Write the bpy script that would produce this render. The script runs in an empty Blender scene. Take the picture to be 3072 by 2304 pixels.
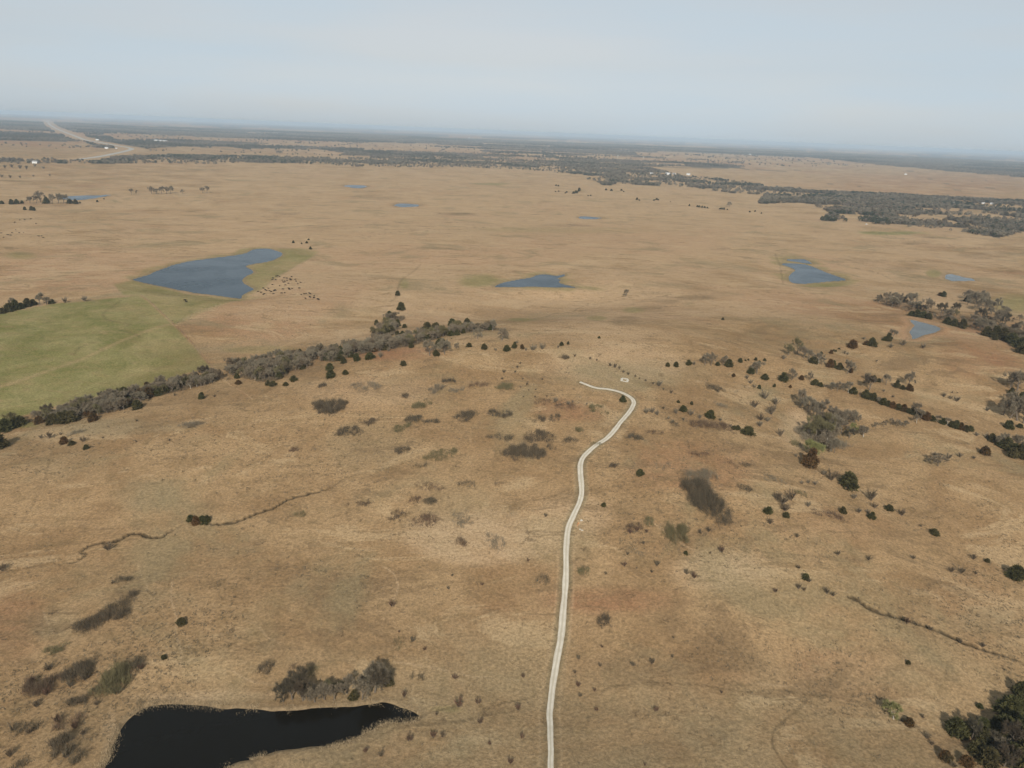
import bpy, math, random
import numpy as np
from mathutils import Matrix

# ------------------------------------------------------------------ camera
H = 160.0                       # metres above the mean ground
F = 2337.0                      # focal length in photo pixels (3072 wide)
PITCH = math.radians(17.96)
ROLL = math.radians(2.33)
sc = bpy.context.scene
col = sc.collection
fw = np.array([0, math.cos(PITCH), -math.sin(PITCH)])
r0 = np.array([1.0, 0, 0]); u0 = np.array([0, math.sin(PITCH), math.cos(PITCH)])
RV = r0*math.cos(ROLL) + u0*math.sin(ROLL)
UV = u0*math.cos(ROLL) - r0*math.sin(ROLL)
CAM = np.array([0, 0, H])
cd = bpy.data.cameras.new('camera'); cam = bpy.data.objects.new('camera', cd); col.objects.link(cam)
cd.sensor_width = 36; cd.lens = 36*F/3072; cd.clip_start = 1; cd.clip_end = 200000
cam.matrix_world = Matrix(((RV[0], UV[0], -fw[0], 0), (RV[1], UV[1], -fw[1], 0), (RV[2], UV[2], -fw[2], H), (0, 0, 0, 1)))
sc.camera = cam

# ------------------------------------------------------------------ sky, sun, exposure
SUN_EL = math.radians(30.5)
SUN_AZ = math.radians(181)      # sun stands behind the camera (camera looks to +y)
w = bpy.data.worlds.new('World'); sc.world = w; w.use_nodes = True
wn = w.node_tree; wn.nodes.clear()
sky = wn.nodes.new('ShaderNodeTexSky'); sky.sky_type = 'NISHITA'; sky.sun_disc = False
sky.sun_elevation = SUN_EL; sky.sun_rotation = SUN_AZ
sky.altitude = 300; sky.air_density = 1.0; sky.dust_density = 0.9; sky.ozone_density = 1.0
hsv = wn.nodes.new('ShaderNodeHueSaturation'); hsv.inputs['Saturation'].default_value = 0.15
wn.links.new(sky.outputs[0], hsv.inputs['Color'])
# a thin even veil of cirrus with faint streaks
tc = wn.nodes.new('ShaderNodeTexCoord')
mp = wn.nodes.new('ShaderNodeMapping'); mp.inputs['Scale'].default_value = (1.2, 2.2, 9.0); mp.inputs['Rotation'].default_value = (0, 0, .5)
nz = wn.nodes.new('ShaderNodeTexNoise'); nz.inputs['Scale'].default_value = 1.9; nz.inputs['Detail'].default_value = 4
mr = wn.nodes.new('ShaderNodeMapRange'); mr.inputs[1].default_value = .3; mr.inputs[2].default_value = .75
mr.inputs[3].default_value = .26; mr.inputs[4].default_value = .86
mx = wn.nodes.new('ShaderNodeMix'); mx.data_type = 'RGBA'; mx.inputs[7].default_value = (6.3, 7.75, 8.9, 1)
bg = wn.nodes.new('ShaderNodeBackground'); bg.inputs['Strength'].default_value = 0.082
wo = wn.nodes.new('ShaderNodeOutputWorld')
wn.links.new(tc.outputs['Generated'], mp.inputs[0]); wn.links.new(mp.outputs[0], nz.inputs['Vector'])
wn.links.new(nz.outputs[0], mr.inputs[0]); wn.links.new(mr.outputs[0], mx.inputs[0])
wn.links.new(hsv.outputs[0], mx.inputs[6]); wn.links.new(mx.outputs[2], bg.inputs[0]); wn.links.new(bg.outputs[0], wo.inputs[0])
sl = bpy.data.lights.new('sun', 'SUN'); sl.energy = 5.0; sl.angle = math.radians(.55); sl.color = (1.0, .95, .87)
so = bpy.data.objects.new('sun', sl); col.objects.link(so)
sd = np.array([math.sin(SUN_AZ)*math.cos(SUN_EL), math.cos(SUN_AZ)*math.cos(SUN_EL), math.sin(SUN_EL)])
from mathutils import Vector
so.rotation_euler = Vector(sd).to_track_quat('Z', 'Y').to_euler(); so.location = (0, -50, 400)
sc.view_settings.view_transform = 'Standard'; sc.view_settings.look = 'None'
sc.view_settings.exposure = 0.0; sc.view_settings.gamma = 1.0
sc.cycles.use_denoising = True
sc.cycles.volume_bounces = 1
sc.cycles.max_bounces = 4; sc.cycles.diffuse_bounces = 2; sc.cycles.glossy_bounces = 2
sc.cycles.use_adaptive_sampling = True; sc.cycles.adaptive_threshold = .02; sc.cycles.use_light_tree = False

# ------------------------------------------------------------------ helpers
rng = np.random.default_rng(7)

def hash2(ix, iy, s):
    n = (ix.astype(np.int64)*374761393 + iy.astype(np.int64)*668265263 + s*1442695041) & 0xffffffff
    n = ((n ^ (n >> 13))*1274126177) & 0xffffffff
    return ((n ^ (n >> 16)) & 0xffff)/65535.0

def vnoise(x, y, s=0):
    ix = np.floor(x); iy = np.floor(y); fx = x-ix; fy = y-iy
    fx = fx*fx*(3-2*fx); fy = fy*fy*(3-2*fy)
    a = hash2(ix, iy, s); b = hash2(ix+1, iy, s); c = hash2(ix, iy+1, s); d = hash2(ix+1, iy+1, s)
    return (a*(1-fx)+b*fx)*(1-fy) + (c*(1-fx)+d*fx)*fy

def fbm(x, y, s=0, o=4):
    t = 0; a = .5
    for k in range(o):
        t = t + a*vnoise(x*2**k, y*2**k, s+k*17); a *= .5
    return t

def sstep(a, b, x):
    t = np.clip((x-a)/(b-a), 0, 1); return t*t*(3-2*t)

def flat(L):
    L = np.array(L, float); d = fw[None]+((L[:, 0]-1536)/F)[:, None]*RV[None]-((L[:, 1]-1152)/F)[:, None]*UV[None]
    t = -H/d[:, 2]; return np.stack([d[:, 0]*t, d[:, 1]*t], 1)
DRAWS = [(flat([(-300,1340),(100,1270),(420,1195),(700,1130),(950,1075),(1200,1035),(1500,990),(1700,940)]), 50., 9.), (flat([(2300,1280),(2424,1390),(2600,1510),(2860,1640),(3200,1800)]), 34., 7.),
         (flat([(-200,1750),(72,1703),(290,1630),(560,1567),(860,1498),(1148,1404),(1300,1370)]), 40., 3.0), (flat([(2380,1720),(2547,1790),(2724,1860),(2960,1950),(3200,2030)]), 38., 3.0),
         (flat([(2560,2090),(2690,2150),(2851,2214),(3050,2300)]), 20., 4.0), (flat([(2300,1120),(2560,1180),(2750,1250),(2920,1295),(3200,1400)]), 30., 5.), (flat([(900,2200),(1256,2152),(1420,2110),(1560,2080)]), 18., 2.2),
         (flat([(1480,870),(1700,930),(1900,880),(2300,880),(2700,850)]), 120., 4.0)]
HILLS = [(*flat([(1720,1200)])[0], 165., 100., 36.), (*flat([(2250,1650)])[0], 60., 60., 8.), (*flat([(1300,1480)])[0], 110., 70., 6.), (*flat([(2850,1120)])[0], 160., 80., 11.), (*flat([(500,1420)])[0], 90., 60., 4.), (*flat([(2200,930)])[0], 300., 130., 13.), (*flat([(900,960)])[0], 260., 120., 9.), (*flat([(2450,1560)])[0], 70., 60., 6.), (*flat([(1500,780)])[0], 500., 200., 10.)]
def seg_dist(x, y, L):
    d = np.full(x.shape, 1e18)
    for i in range(len(L)-1):
        ax, ay = L[i]; bx, by = L[i+1]; vx, vy = bx-ax, by-ay
        t = np.clip(((x-ax)*vx+(y-ay)*vy)/(vx*vx+vy*vy+1e-9), 0, 1); d = np.minimum(d, (x-ax-t*vx)**2+(y-ay-t*vy)**2)
    return d
GS = 5.0; GX0, GY0, GNX, GNY = -1900., -60., 761, 541
_gx, _gy = np.meshgrid(GX0+np.arange(GNX)*GS, GY0+np.arange(GNY)*GS); _q = np.zeros(_gx.shape)
for _L, _sg, _am in DRAWS: _q -= _am*np.exp(-seg_dist(_gx, _gy, _L)/(2*_sg*_sg))
for _hx, _hy, _sx, _sy, _am in HILLS: _q += _am*np.exp(-((_gx-_hx)/_sx)**2/2-((_gy-_hy)/_sy)**2/2)
_q += 2.2*(fbm(_gx/38, _gy/38, 13, 3)-.45)*np.exp(-((_gx**2+_gy**2)/1300**2))
_q *= sstep(0, 120, _gy-GY0)*(1-sstep(2100, 2600, _gy))*sstep(0, 250, _gx-GX0)*sstep(0, 250, GX0+(GNX-1)*GS-_gx)
def relief(x, y):
    u = np.clip((x-GX0)/GS, 0, GNX-1.001); v = np.clip((y-GY0)/GS, 0, GNY-1.001)
    i = u.astype(int); j = v.astype(int); fu = u-i; fv = v-j
    return (_q[j, i]*(1-fu)+_q[j, i+1]*fu)*(1-fv)+(_q[j+1, i]*(1-fu)+_q[j+1, i+1]*fu)*fv
def base_h(x, y):
    x = np.asarray(x, float); y = np.asarray(y, float)
    r = np.hypot(x, y)
    near = np.exp(-(r/1300)**2)
    h = near*(2.6*np.sin(x/140+.7)*np.cos(y/170+.3) + 1.6*np.sin((x+.6*y)/95+2.0))
    h = h + 3.2*np.sin(x/620+1)*np.sin(y/720+.4)*sstep(300, 1500, r)*(1-sstep(4000, 9000, r))
    h = h + relief(x, y)
    far = sstep(5000, 16000, r)
    h = h + far*(fbm(x/5200, y/5200, 5, 4)-.45)*58
    return h

def world2px(x, y, z):
    d0 = x; d1 = y; d2 = z-H
    dz = d0*fw[0]+d1*fw[1]+d2*fw[2]
    dz = np.where(np.abs(dz) < 1e-6, 1e-6, dz)
    px = 1536 + F*(d0*RV[0]+d1*RV[1]+d2*RV[2])/dz
    py = 1152 - F*(d0*UV[0]+d1*UV[1]+d2*UV[2])/dz
    return np.where(dz > 0, px, -1e6), np.where(dz > 0, py, -1e6), dz

def px2w(px, py):
    """photo pixel -> point on the ground, with its depth"""
    px = np.atleast_1d(np.asarray(px, float)); py = np.atleast_1d(np.asarray(py, float))
    d = fw[None]+((px-1536)/F)[:, None]*RV[None] - ((py-1152)/F)[:, None]*UV[None]
    t = np.where(d[:, 2] < -1e-4, -H/np.minimum(d[:, 2], -1e-4), 1e5)
    for _ in range(16):
        h = base_h(d[:, 0]*t, d[:, 1]*t)
        t = .35*t + .65*np.where(d[:, 2] < -1e-4, (h-H)/np.minimum(d[:, 2], -1e-4), 1e5)
    return d[:, 0]*t, d[:, 1]*t, t    # t is depth along the axis

def in_poly(x, y, P):
    x = np.asarray(x); y = np.asarray(y); c = np.zeros(x.shape, bool)
    n = len(P); j = n-1
    for i in range(n):
        xi, yi = P[i]; xj, yj = P[j]
        if yi != yj:
            c ^= ((yi > y) != (yj > y)) & (x < (xj-xi)*(y-yi)/(yj-yi)+xi)
        j = i
    return c

def line_dist(x, y, L, closed=False):
    d = np.full(x.shape, 1e9)
    n = len(L)
    for i in range(n if closed else n-1):
        ax, ay = L[i]; bx, by = L[(i+1) % n]
        vx, vy = bx-ax, by-ay; q = vx*vx+vy*vy+1e-9
        t = np.clip(((x-ax)*vx+(y-ay)*vy)/q, 0, 1)
        d = np.minimum(d, np.hypot(x-ax-t*vx, y-ay-t*vy))
    return d

def smooth_line(P, step=3.0, closed=False):
    """Catmull-Rom through the points, resampled"""
    P = np.asarray(P, float); n = len(P); out = []
    segs = n if closed else n-1
    for i in range(segs):
        p1 = P[i]; p2 = P[(i+1) % n]
        p0 = P[i-1] if (closed or i > 0) else p1
        p3 = P[(i+2) % n] if (closed or i+2 < n) else p2
        m = max(2, int(np.hypot(*(p2-p1))/step))
        for k in range(m):
            t = k/m
            out.append(.5*((2*p1)+(-p0+p2)*t+(2*p0-5*p1+4*p2-p3)*t*t+(-p0+3*p1-3*p2+p3)*t**3))
    if not closed: out.append(P[-1])
    return np.array(out)

def pts(s):
    return [tuple(float(v) for v in p.split(',')) for p in s.split()]

def wline(P):
    P = np.array(P); x, y, _ = px2w(P[:, 0], P[:, 1]); return np.stack([x, y], 1)

# ------------------------------------------------------------------ layout data, in photo pixels laid out on the ground
PONDS = {
 'near': pts('306,2304 322,2268 342,2210 362,2174 383,2145 416,2120 452,2104 514,2099 564,2102 633,2110 687,2116 741,2120 796,2125 822,2130 895,2128 1003,2123 1075,2116 1130,2105 1151,2103 1184,2113 1220,2131 1256,2152 1238,2163 1184,2169 1148,2174 1130,2189 1101,2199 1075,2218 1039,2234 985,2245 924,2250 887,2256 858,2257 822,2263 786,2272 750,2286 723,2288 684,2301 640,2345 500,2400 380,2410 290,2360'),
 'big': pts('400,835 434,826 485,810 553,792 615,783 687,774 741,765 763,754 797,752 822,755 844,763 847,770 837,777 797,790 768,793 736,803 756,810 761,815 738,824 725,835 734,844 752,851 759,857 745,864 723,873 720,880 669,875 579,866 506,855 452,846 416,841'),
 'centre': pts('1484,860 1502,851 1518,846 1543,839 1572,833 1601,826 1608,821 1634,817 1674,820 1695,815 1692,821 1674,830 1686,834 1675,842 1684,850 1706,859 1726,866 1717,870 1645,868 1572,866 1500,864'),
 'right': pts('2341,792 2366,791 2413,795 2453,810 2489,823 2518,832 2541,840 2489,842 2417,844 2384,843 2370,837 2365,829 2371,821 2388,812 2380,806 2359,799'),
 'sliver': pts('2352,776 2377,776 2413,777 2428,785 2440,790 2417,789 2380,783'),
 'grey': pts('2834,823 2851,820 2883,827 2923,835 2941,841 2887,842 2851,842 2833,835'),
 'clay': pts('2720,960 2746,966 2778,973 2807,980 2831,989 2814,996 2771,1000 2757,1007 2728,1009 2733,1000 2726,989 2742,978 2735,971'),
 'farleft': pts('170,592 217,587 289,584 340,584 307,589 275,595 231,599 188,596'),
 'tiny1': pts('1030,557 1057,554 1101,557 1086,563 1065,563'),
 'tiny2': pts('1184,613 1198,609 1235,611 1264,616 1220,620 1186,618'),
 'tiny3': pts('1737,651 1753,648 1807,653 1811,655 1746,656'),
}
ROAD = pts('1652,2420 1651,2304 1652,2247 1650,2174 1649,2138 1656,2066 1665,2011 1678,1939 1685,1885 1692,1812 1696,1758 1698,1704 1698,1657 1701,1610 1706,1581 1717,1553 1735,1516 1744,1487 1745,1466 1742,1422 1742,1393 1750,1372 1771,1350 1789,1335 1818,1317 1840,1295 1862,1266 1887,1237 1900,1215 1901,1204 1891,1192 1862,1177 1825,1168 1789,1164 1760,1154 1740,1146')
CREEK = pts('-60,1728 14,1713 72,1703 123,1690 134,1679 181,1672 184,1677 163,1679 168,1692 203,1688 224,1684 253,1668 259,1661 242,1657 260,1641 289,1630 347,1623 373,1610 394,1600 427,1601 432,1607 452,1611 488,1610 499,1600 535,1581 564,1567 640,1572 705,1566 772,1538 819,1524 862,1498 913,1484 967,1471 1003,1458 1025,1437 1075,1419 1148,1404')
GULLY = pts('2547,1790 2572,1798 2590,1812 2616,1829 2652,1840 2690,1850 2724,1860 2796,1885 2836,1901 2887,1925 2959,1950 3013,1966 3072,1986 3150,2010')
GULLY2 = pts('2690,2150 2724,2166 2790,2190 2851,2214 2900,2240')
TRAILS = [pts('1807,2073 1833,2060 1898,2053 1959,2047 2042,2051 2115,2057 2169,2066 2223,2075 2272,2076 2344,2071 2417,2084 2507,2091 2579,2105 2634,2125 2690,2150'),
          pts('1256,2152 1290,2143 1340,2128 1380,2116'), pts('1060,2258 1120,2230 1190,2190 1260,2178 1340,2170 1420,2154 1480,2118 1540,2104 1600,2092'),
          pts('1190,2195 1250,2183 1330,2176 1420,2160'), pts('2360,2304 2330,2260 2316,2220 2330,2180 2382,2140 2420,2100')]
GREENTRACK = pts('-20,1168 0,1161 127,1118 181,1100 253,1074 362,1024 434,995 514,971')
PALE = [pts('412,1690 425,1725 440,1755 437,1780'), pts('516,1745 513,1800 530,1850 527,1900 545,1960 540,2000'), pts('780,1880 800,1910 840,1930'), pts('1150,1700 1180,1720 1195,1760 1180,1800'), pts('130,1835 145,1870 162,1900'), pts('700,2010 760,2040 850,2050'), pts('2280,2050 2400,2064'), pts('1950,1560 2060,1640 2200,1700 2330,1745'), pts('1180,1985 1290,2000 1420,2030 1560,2040'), pts('640,1120 700,1160 760,1200')]
FENCE1 = pts('423,886 459,915 524,977 579,1034 636,1100')
FENCE2 = pts('524,977 600,935 690,905 745,880 800,850 880,805 950,765')
FENCE3 = pts('692,1150 740,1190')
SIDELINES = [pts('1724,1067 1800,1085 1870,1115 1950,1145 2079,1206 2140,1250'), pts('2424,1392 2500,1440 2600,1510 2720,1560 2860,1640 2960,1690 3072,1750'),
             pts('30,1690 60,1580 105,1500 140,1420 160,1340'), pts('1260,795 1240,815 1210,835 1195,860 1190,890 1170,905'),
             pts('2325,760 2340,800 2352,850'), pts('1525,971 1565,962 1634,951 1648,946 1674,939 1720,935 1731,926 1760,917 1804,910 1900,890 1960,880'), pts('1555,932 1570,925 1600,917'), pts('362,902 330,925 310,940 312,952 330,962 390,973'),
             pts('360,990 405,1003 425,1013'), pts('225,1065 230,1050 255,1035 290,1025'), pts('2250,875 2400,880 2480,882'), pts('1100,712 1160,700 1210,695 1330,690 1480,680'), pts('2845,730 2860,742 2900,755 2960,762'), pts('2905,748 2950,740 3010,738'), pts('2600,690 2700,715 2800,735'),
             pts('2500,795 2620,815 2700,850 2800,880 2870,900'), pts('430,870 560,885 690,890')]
GREENPOLY = pts('-200,965 0,940 72,928 163,911 253,904 362,893 423,886 459,915 524,977 579,1034 636,1100 542,1125 434,1160 325,1185 217,1205 108,1235 0,1270 -200,1330')
GREEN2 = pts('340,852 400,838 560,872 722,884 745,880 690,905 600,940 524,977 459,915 423,886 370,885')
GREEN3 = pts('722,884 760,866 762,858 728,842 740,824 765,814 745,803 800,790 850,770 830,752 900,745 960,755 880,805 800,850')
WOODBAND = pts('-3000,498 54,490 253,490 687,492 750,486 913,493 1220,503 1365,503 1550,509 1608,513 1717,522 1833,533 1760,539 1815,557 1862,553 2006,557 2151,575 2300,587 2272,609 2424,611 2503,642 2464,663 2597,672 2778,683 2887,698 2995,712 3072,696 3400,720 3400,600 3072,606 2900,594 2760,590 2600,580 2440,575 2300,560 2180,540 2050,528 1950,505 1800,488 1600,470 1300,470 1000,474 800,470 400,468 250,476 60,480 -3000,486')
HOLES = [pts('2503,642 2570,642 2640,651 2600,657 2500,653'), pts('2780,655 2850,657 2800,668 2700,664'), pts('2940,640 3040,650 3020,655 2930,648')]
FIELDS = [pts('385,465 430,447 520,440 680,440 800,455 800,468 500,466'), pts('750,445 950,447 1060,462 1000,466 800,460 750,452'),
          pts('830,420 1000,428 1300,430 1335,440 1150,440 950,430'), pts('2240,466 2440,474 2600,490 2750,505 3400,560 3400,600 3072,594 2850,586 2700,574 2560,568 2400,543 2230,530'),
          pts('1900,458 2080,457 2260,464 2270,490 2100,480 1920,470'), pts('2115,512 2300,513 2300,527 2180,525'), pts('1915,487 2050,490 2055,497 1940,493'),
          pts('-100,420 250,425 290,440 240,470 -100,480'), pts('300,400 500,405 520,420 350,420'), pts('1540,462 1630,464 1625,468 1535,466'), pts('-60,448 280,452 300,468 100,480 -60,482')]
HIGHWAY = pts('230,479 253,476 304,469 362,457 390,450 394,446 380,442 344,436 297,427 253,419 217,405 181,391 160,381 148,372 139,362')
BLOBS = [  # x, y, rx, ry, kind, strength (broad changes of grass cover, plus painted lens darkening in the foreground)
 (1300,760,520,45,'r',.8),(250,800,330,70,'r',1),(1000,775,300,35,'r',.6),(1850,720,420,55,'r',.8),(800,960,220,60,'r',.5),(1300,965,180,60,'r',.6),(1950,930,150,40,'r',.5),
 (2450,790,90,40,'r',.6),(60,1890,130,140,'r',.55),(1900,1800,260,60,'r',.6),(2500,1580,220,60,'r',.3),(2100,1390,220,80,'r',.5),(1700,1230,130,45,'r',.6),(2950,1050,160,90,'r',.4),
 (2900,1850,200,160,'r',.3),(2900,2250,250,100,'r',.3),(2500,2000,200,80,'r',.3),(1100,1060,350,25,'r',.6),(2740,560,420,45,'r',.8),(600,690,500,40,'r',.4),
 (1450,1610,230,80,'p',.8),(2170,1720,190,75,'p',1),(1800,1090,260,55,'p',.6),(1700,1550,130,60,'p',.5),(2395,1290,70,70,'p',.9),(1450,600,520,60,'p',.5),(1250,690,360,22,'p',.6),
 (600,2080,250,25,'p',.6),(900,2135,250,16,'p',.7),(1100,1180,300,60,'p',.3),(400,575,500,40,'p',.3),(330,2210,40,100,'p',.7),
 (1850,1130,220,42,'o',.6),(440,1480,130,60,'o',.6),(640,1650,170,30,'o',.6),(1300,2060,170,34,'o',.5),(430,1800,200,60,'o',.5),(170,1880,120,60,'o',.5),(1390,1560,160,110,'o',.35),
 (1650,1620,150,80,'o',.4),(330,1280,260,25,'o',.6),(250,1400,160,60,'o',.3),(2700,2040,120,40,'o',.4),(2960,1860,120,50,'o',.5),(2000,1110,200,30,'o',.4),(1100,1330,160,80,'o',.4),
 (1450,842,80,26,'g',.7),(1760,868,60,10,'g',.5),(2480,851,80,9,'g',.9),(2680,699,110,6,'g',1),(3050,905,90,30,'g',.7),(2800,822,22,14,'g',.7),(1470,552,70,4,'g',.9),(60,765,60,12,'g',.6),
 (2400,788,60,10,'g',.6),(1210,850,20,22,'g',.6),(800,1050,120,12,'g',.4),(1150,1000,20,10,'g',.4),(1700,690,300,10,'g',.25),(60,1275,60,12,'g',.8),(1340,2130,60,12,'g',.3),
 (1900,930,40,10,'g',.6),(1790,955,30,8,'g',.5),(1560,960,60,8,'g',.6),(2100,650,120,30,'p',.4),(2700,720,200,20,'p',.3),(2730,1000,40,22,'g',.1),
 (1500,720,2000,330,'p',.72),(1500,850,2000,200,'r',.3),(1536,2320,2400,480,'r',.22),(1536,2340,2400,420,'o',.6),(1085,590,60,7,'d',.6),(1160,595,60,6,'d',.5),(1370,642,70,5,'d',.7),(880,615,70,8,'d',.5),(1680,678,90,8,'d',.6),(2560,778,60,5,'d',.6),(2620,785,60,5,'d',.6),(2740,730,40,5,'d',.8),(2800,712,40,3,'d',.8),  # two widest foreground blobs: browner grass, with lens darkening put into the colour
 (1960,925,60,14,'d',.55),(2000,905,40,8,'d',.5),(1880,965,50,16,'d',.6),(2090,893,70,10,'d',.6),(1960,880,60,4,'d',.6),(1240,688,40,4,'d',.6),(1210,665,30,5,'d',.5),(1010,640,60,6,'d',.5),(850,640,50,5,'d',.5),(2400,935,80,12,'d',.3),
 (2280,860,80,5,'d',.5),(230,560,60,4,'d',.4),(620,510,60,4,'d',.5),(560,514,60,3,'d',.4),(330,690,60,4,'d',.5),(200,730,50,4,'d',.6),(60,760,60,5,'d',.5),(430,700,70,4,'d',.4),(1130,575,80,5,'d',.4),(1600,545,40,2,'d',.4),
 (1420,730,60,3,'d',.4),(1300,745,70,4,'d',.4),(2150,745,30,8,'d',.4),(2290,730,30,4,'d',.4),(2330,620,60,3,'d',.3),(2470,685,60,4,'d',.3),(2960,765,90,12,'d',.6),(2990,735,60,5,'d',.5),(2720,800,120,14,'d',.35),(2950,860,60,6,'d',.4),
 (1760,800,40,8,'d',.5),(1720,812,30,6,'d',.4),(2270,1000,90,10,'d',.2),(2800,1085,160,20,'d',.35),(300,1010,100,60,'p',.25)]

for _k in ('clay', 'grey'):
    _P = np.array(PONDS[_k]); _c = _P.mean(0); PONDS[_k] = [tuple(q) for q in _c+(_P-_c)*.86]
pond_w = {k: smooth_line(wline(v), 2.0 if k == 'near' else 12.0, True) for k, v in PONDS.items()}
pond_lvl = {k: float(np.mean(base_h(v[:, 0], v[:, 1]))) for k, v in pond_w.items()}
pond_s = {}                      # shore scale: how wide a bank is, in metres
for k, v in pond_w.items():
    pond_s[k] = max(1.4, float(np.mean(np.hypot(v[:, 0], v[:, 1])))*.0035)
road_w = smooth_line(wline(ROAD), 1.1)
creek_w = smooth_line(wline(CREEK), 3.0)
gully_w = smooth_line(wline(GULLY), 3.0)
gully2_w = smooth_line(wline(GULLY2), 3.0)
hw_w = smooth_line(wline(HIGHWAY), 60.0)

def near_sel(x, y, P, m):
    return np.nonzero((x > P[:, 0].min()-m) & (x < P[:, 0].max()+m) & (y > P[:, 1].min()-m) & (y < P[:, 1].max()+m))[0]

def ground_h(x, y, masks=None):
    """height of the ground with pond basins and stream cuts"""
    x = np.asarray(x, float); y = np.asarray(y, float)
    h = base_h(x, y)
    for k, P in pond_w.items():
        s = pond_s[k]; ext = s*14
        i = near_sel(x, y, P, ext)
        if not len(i): continue
        d = line_dist(x[i], y[i], P, True)
        d = np.where(in_poly(x[i], y[i], P), -d, d)
        d = d+(fbm(x[i]/(6.5*s/1.4), y[i]/(6.5*s/1.4), 19, 2)-.37)*1.6*s
        lv = pond_lvl[k]
        f = 1-sstep(s*2, ext, d)
        hh = h[i]*(1-f)+lv*f
        hh = hh - (.35+.16*s)*(1-sstep(-s*.6, s*.9, d)) - .5*s*(1-sstep(-s*5, -s*.4, d))
        h[i] = hh
        if masks is not None:
            masks['shore'][i] = np.maximum(masks['shore'][i], (1-sstep(s*.5, s*2.2, d)))
            if k in ('big', 'centre', 'right', 'sliver'):
                masks['green'][i] = np.maximum(masks['green'][i], .55*(1-sstep(s*1.0, s*5, d+(fbm(x[i]/25, y[i]/25, 51, 4)-.45)*14*s)))
            if k in ('big', 'centre', 'right', 'grey'):
                masks['p'][i] = np.maximum(masks['p'][i], .75*sstep(s*.6, s*.9, d)*(1-sstep(s*1.5, s*2.2, d)))
            if k in ('clay', 'tiny1', 'tiny2'):
                masks['clay'][i] = np.maximum(masks['clay'][i], (1 if k == 'clay' else .35)*(1-sstep(s*1.5, s*4.5, d)))
    for P, wd, dp in ((creek_w, .5, .7), (gully_w, .65, .9), (gully2_w, .8, .8)):
        i = near_sel(x, y, P, 14)
        if not len(i): continue
        d = line_dist(x[i], y[i], P)
        wob = vnoise(x[i]/14, y[i]/14, 3)
        wid = wd*(.35+1.1*wob)
        h[i] -= dp*np.clip(.1+1.4*wob, 0, 1.1)*(1-sstep(wid*.35, wid*1.1, d)) + .05*(1-sstep(1., 4, d))
        if masks is not None:
            masks['soil'][i] = np.maximum(masks['soil'][i], (1-sstep(wid*.8, wid*1.35, d))*np.clip((wob-.22)*2.6, 0, 1))
            pass
    return h

def gz(x, y):
    return ground_h(np.atleast_1d(float(x)), np.atleast_1d(float(y)))[0]

# ------------------------------------------------------------------ materials
def new_mat(name):
    m = bpy.data.materials.new(name); m.use_nodes = True
    nt = m.node_tree; nt.nodes.clear()
    o = nt.nodes.new('ShaderNodeOutputMaterial'); p = nt.nodes.new('ShaderNodeBsdfPrincipled')
    nt.links.new(p.outputs[0], o.inputs[0]); p.inputs['Roughness'].default_value = .9
    p.inputs['Specular IOR Level'].default_value = .15
    return m, nt, p

class N:
    """tiny node-building helper"""
    def __init__(s, nt): s.nt = nt
    def link(s, a, b): s.nt.links.new(a, b)
    def set(s, inp, v):
        if hasattr(v, 'node'): s.link(v, inp)
        elif isinstance(v, (tuple, list)) and len(v) == 3 and inp.type == 'RGBA': inp.default_value = (*v, 1)
        else: inp.default_value = v
    def noise(s, vec, scale, detail=4, rough=.55, dist=0):
        n = s.nt.nodes.new('ShaderNodeTexNoise'); s.set(n.inputs['Scale'], scale); n.inputs['Detail'].default_value = detail
        n.inputs['Roughness'].default_value = rough; n.inputs['Distortion'].default_value = dist
        if vec is not None: s.link(vec, n.inputs['Vector'])
        return n.outputs[0]
    def ramp(s, v, a, b, lo=0., hi=1.):
        n = s.nt.nodes.new('ShaderNodeMapRange'); n.interpolation_type = 'SMOOTHSTEP'
        for k, q in enumerate((v, a, b, lo, hi)): s.set(n.inputs[k], q)
        return n.outputs[0]
    def mix(s, f, a, b, blend='MIX'):
        n = s.nt.nodes.new('ShaderNodeMix'); n.data_type = 'RGBA'; n.blend_type = blend
        s.set(n.inputs[0], f); s.set(n.inputs[6], a); s.set(n.inputs[7], b); return n.outputs[2]
    def math(s, op, a, b=0.):
        n = s.nt.nodes.new('ShaderNodeMath'); n.operation = op; s.set(n.inputs[0], a); s.set(n.inputs[1], b); return n.outputs[0]
    def attr(s, name):
        n = s.nt.nodes.new('ShaderNodeAttribute'); n.attribute_name = name; return n
    def sep(s, c):
        n = s.nt.nodes.new('ShaderNodeSeparateColor'); s.link(c, n.inputs[0]); return n.outputs
    def pos(s):
        return s.nt.nodes.new('ShaderNodeNewGeometry').outputs['Position']
    def scalev(s, v, sc_, rot=0.):
        n = s.nt.nodes.new('ShaderNodeMapping'); n.inputs['Scale'].default_value = sc_; n.inputs['Rotation'].default_value = (0, 0, rot)
        s.link(v, n.inputs[0]); return n.outputs[0]

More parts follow.
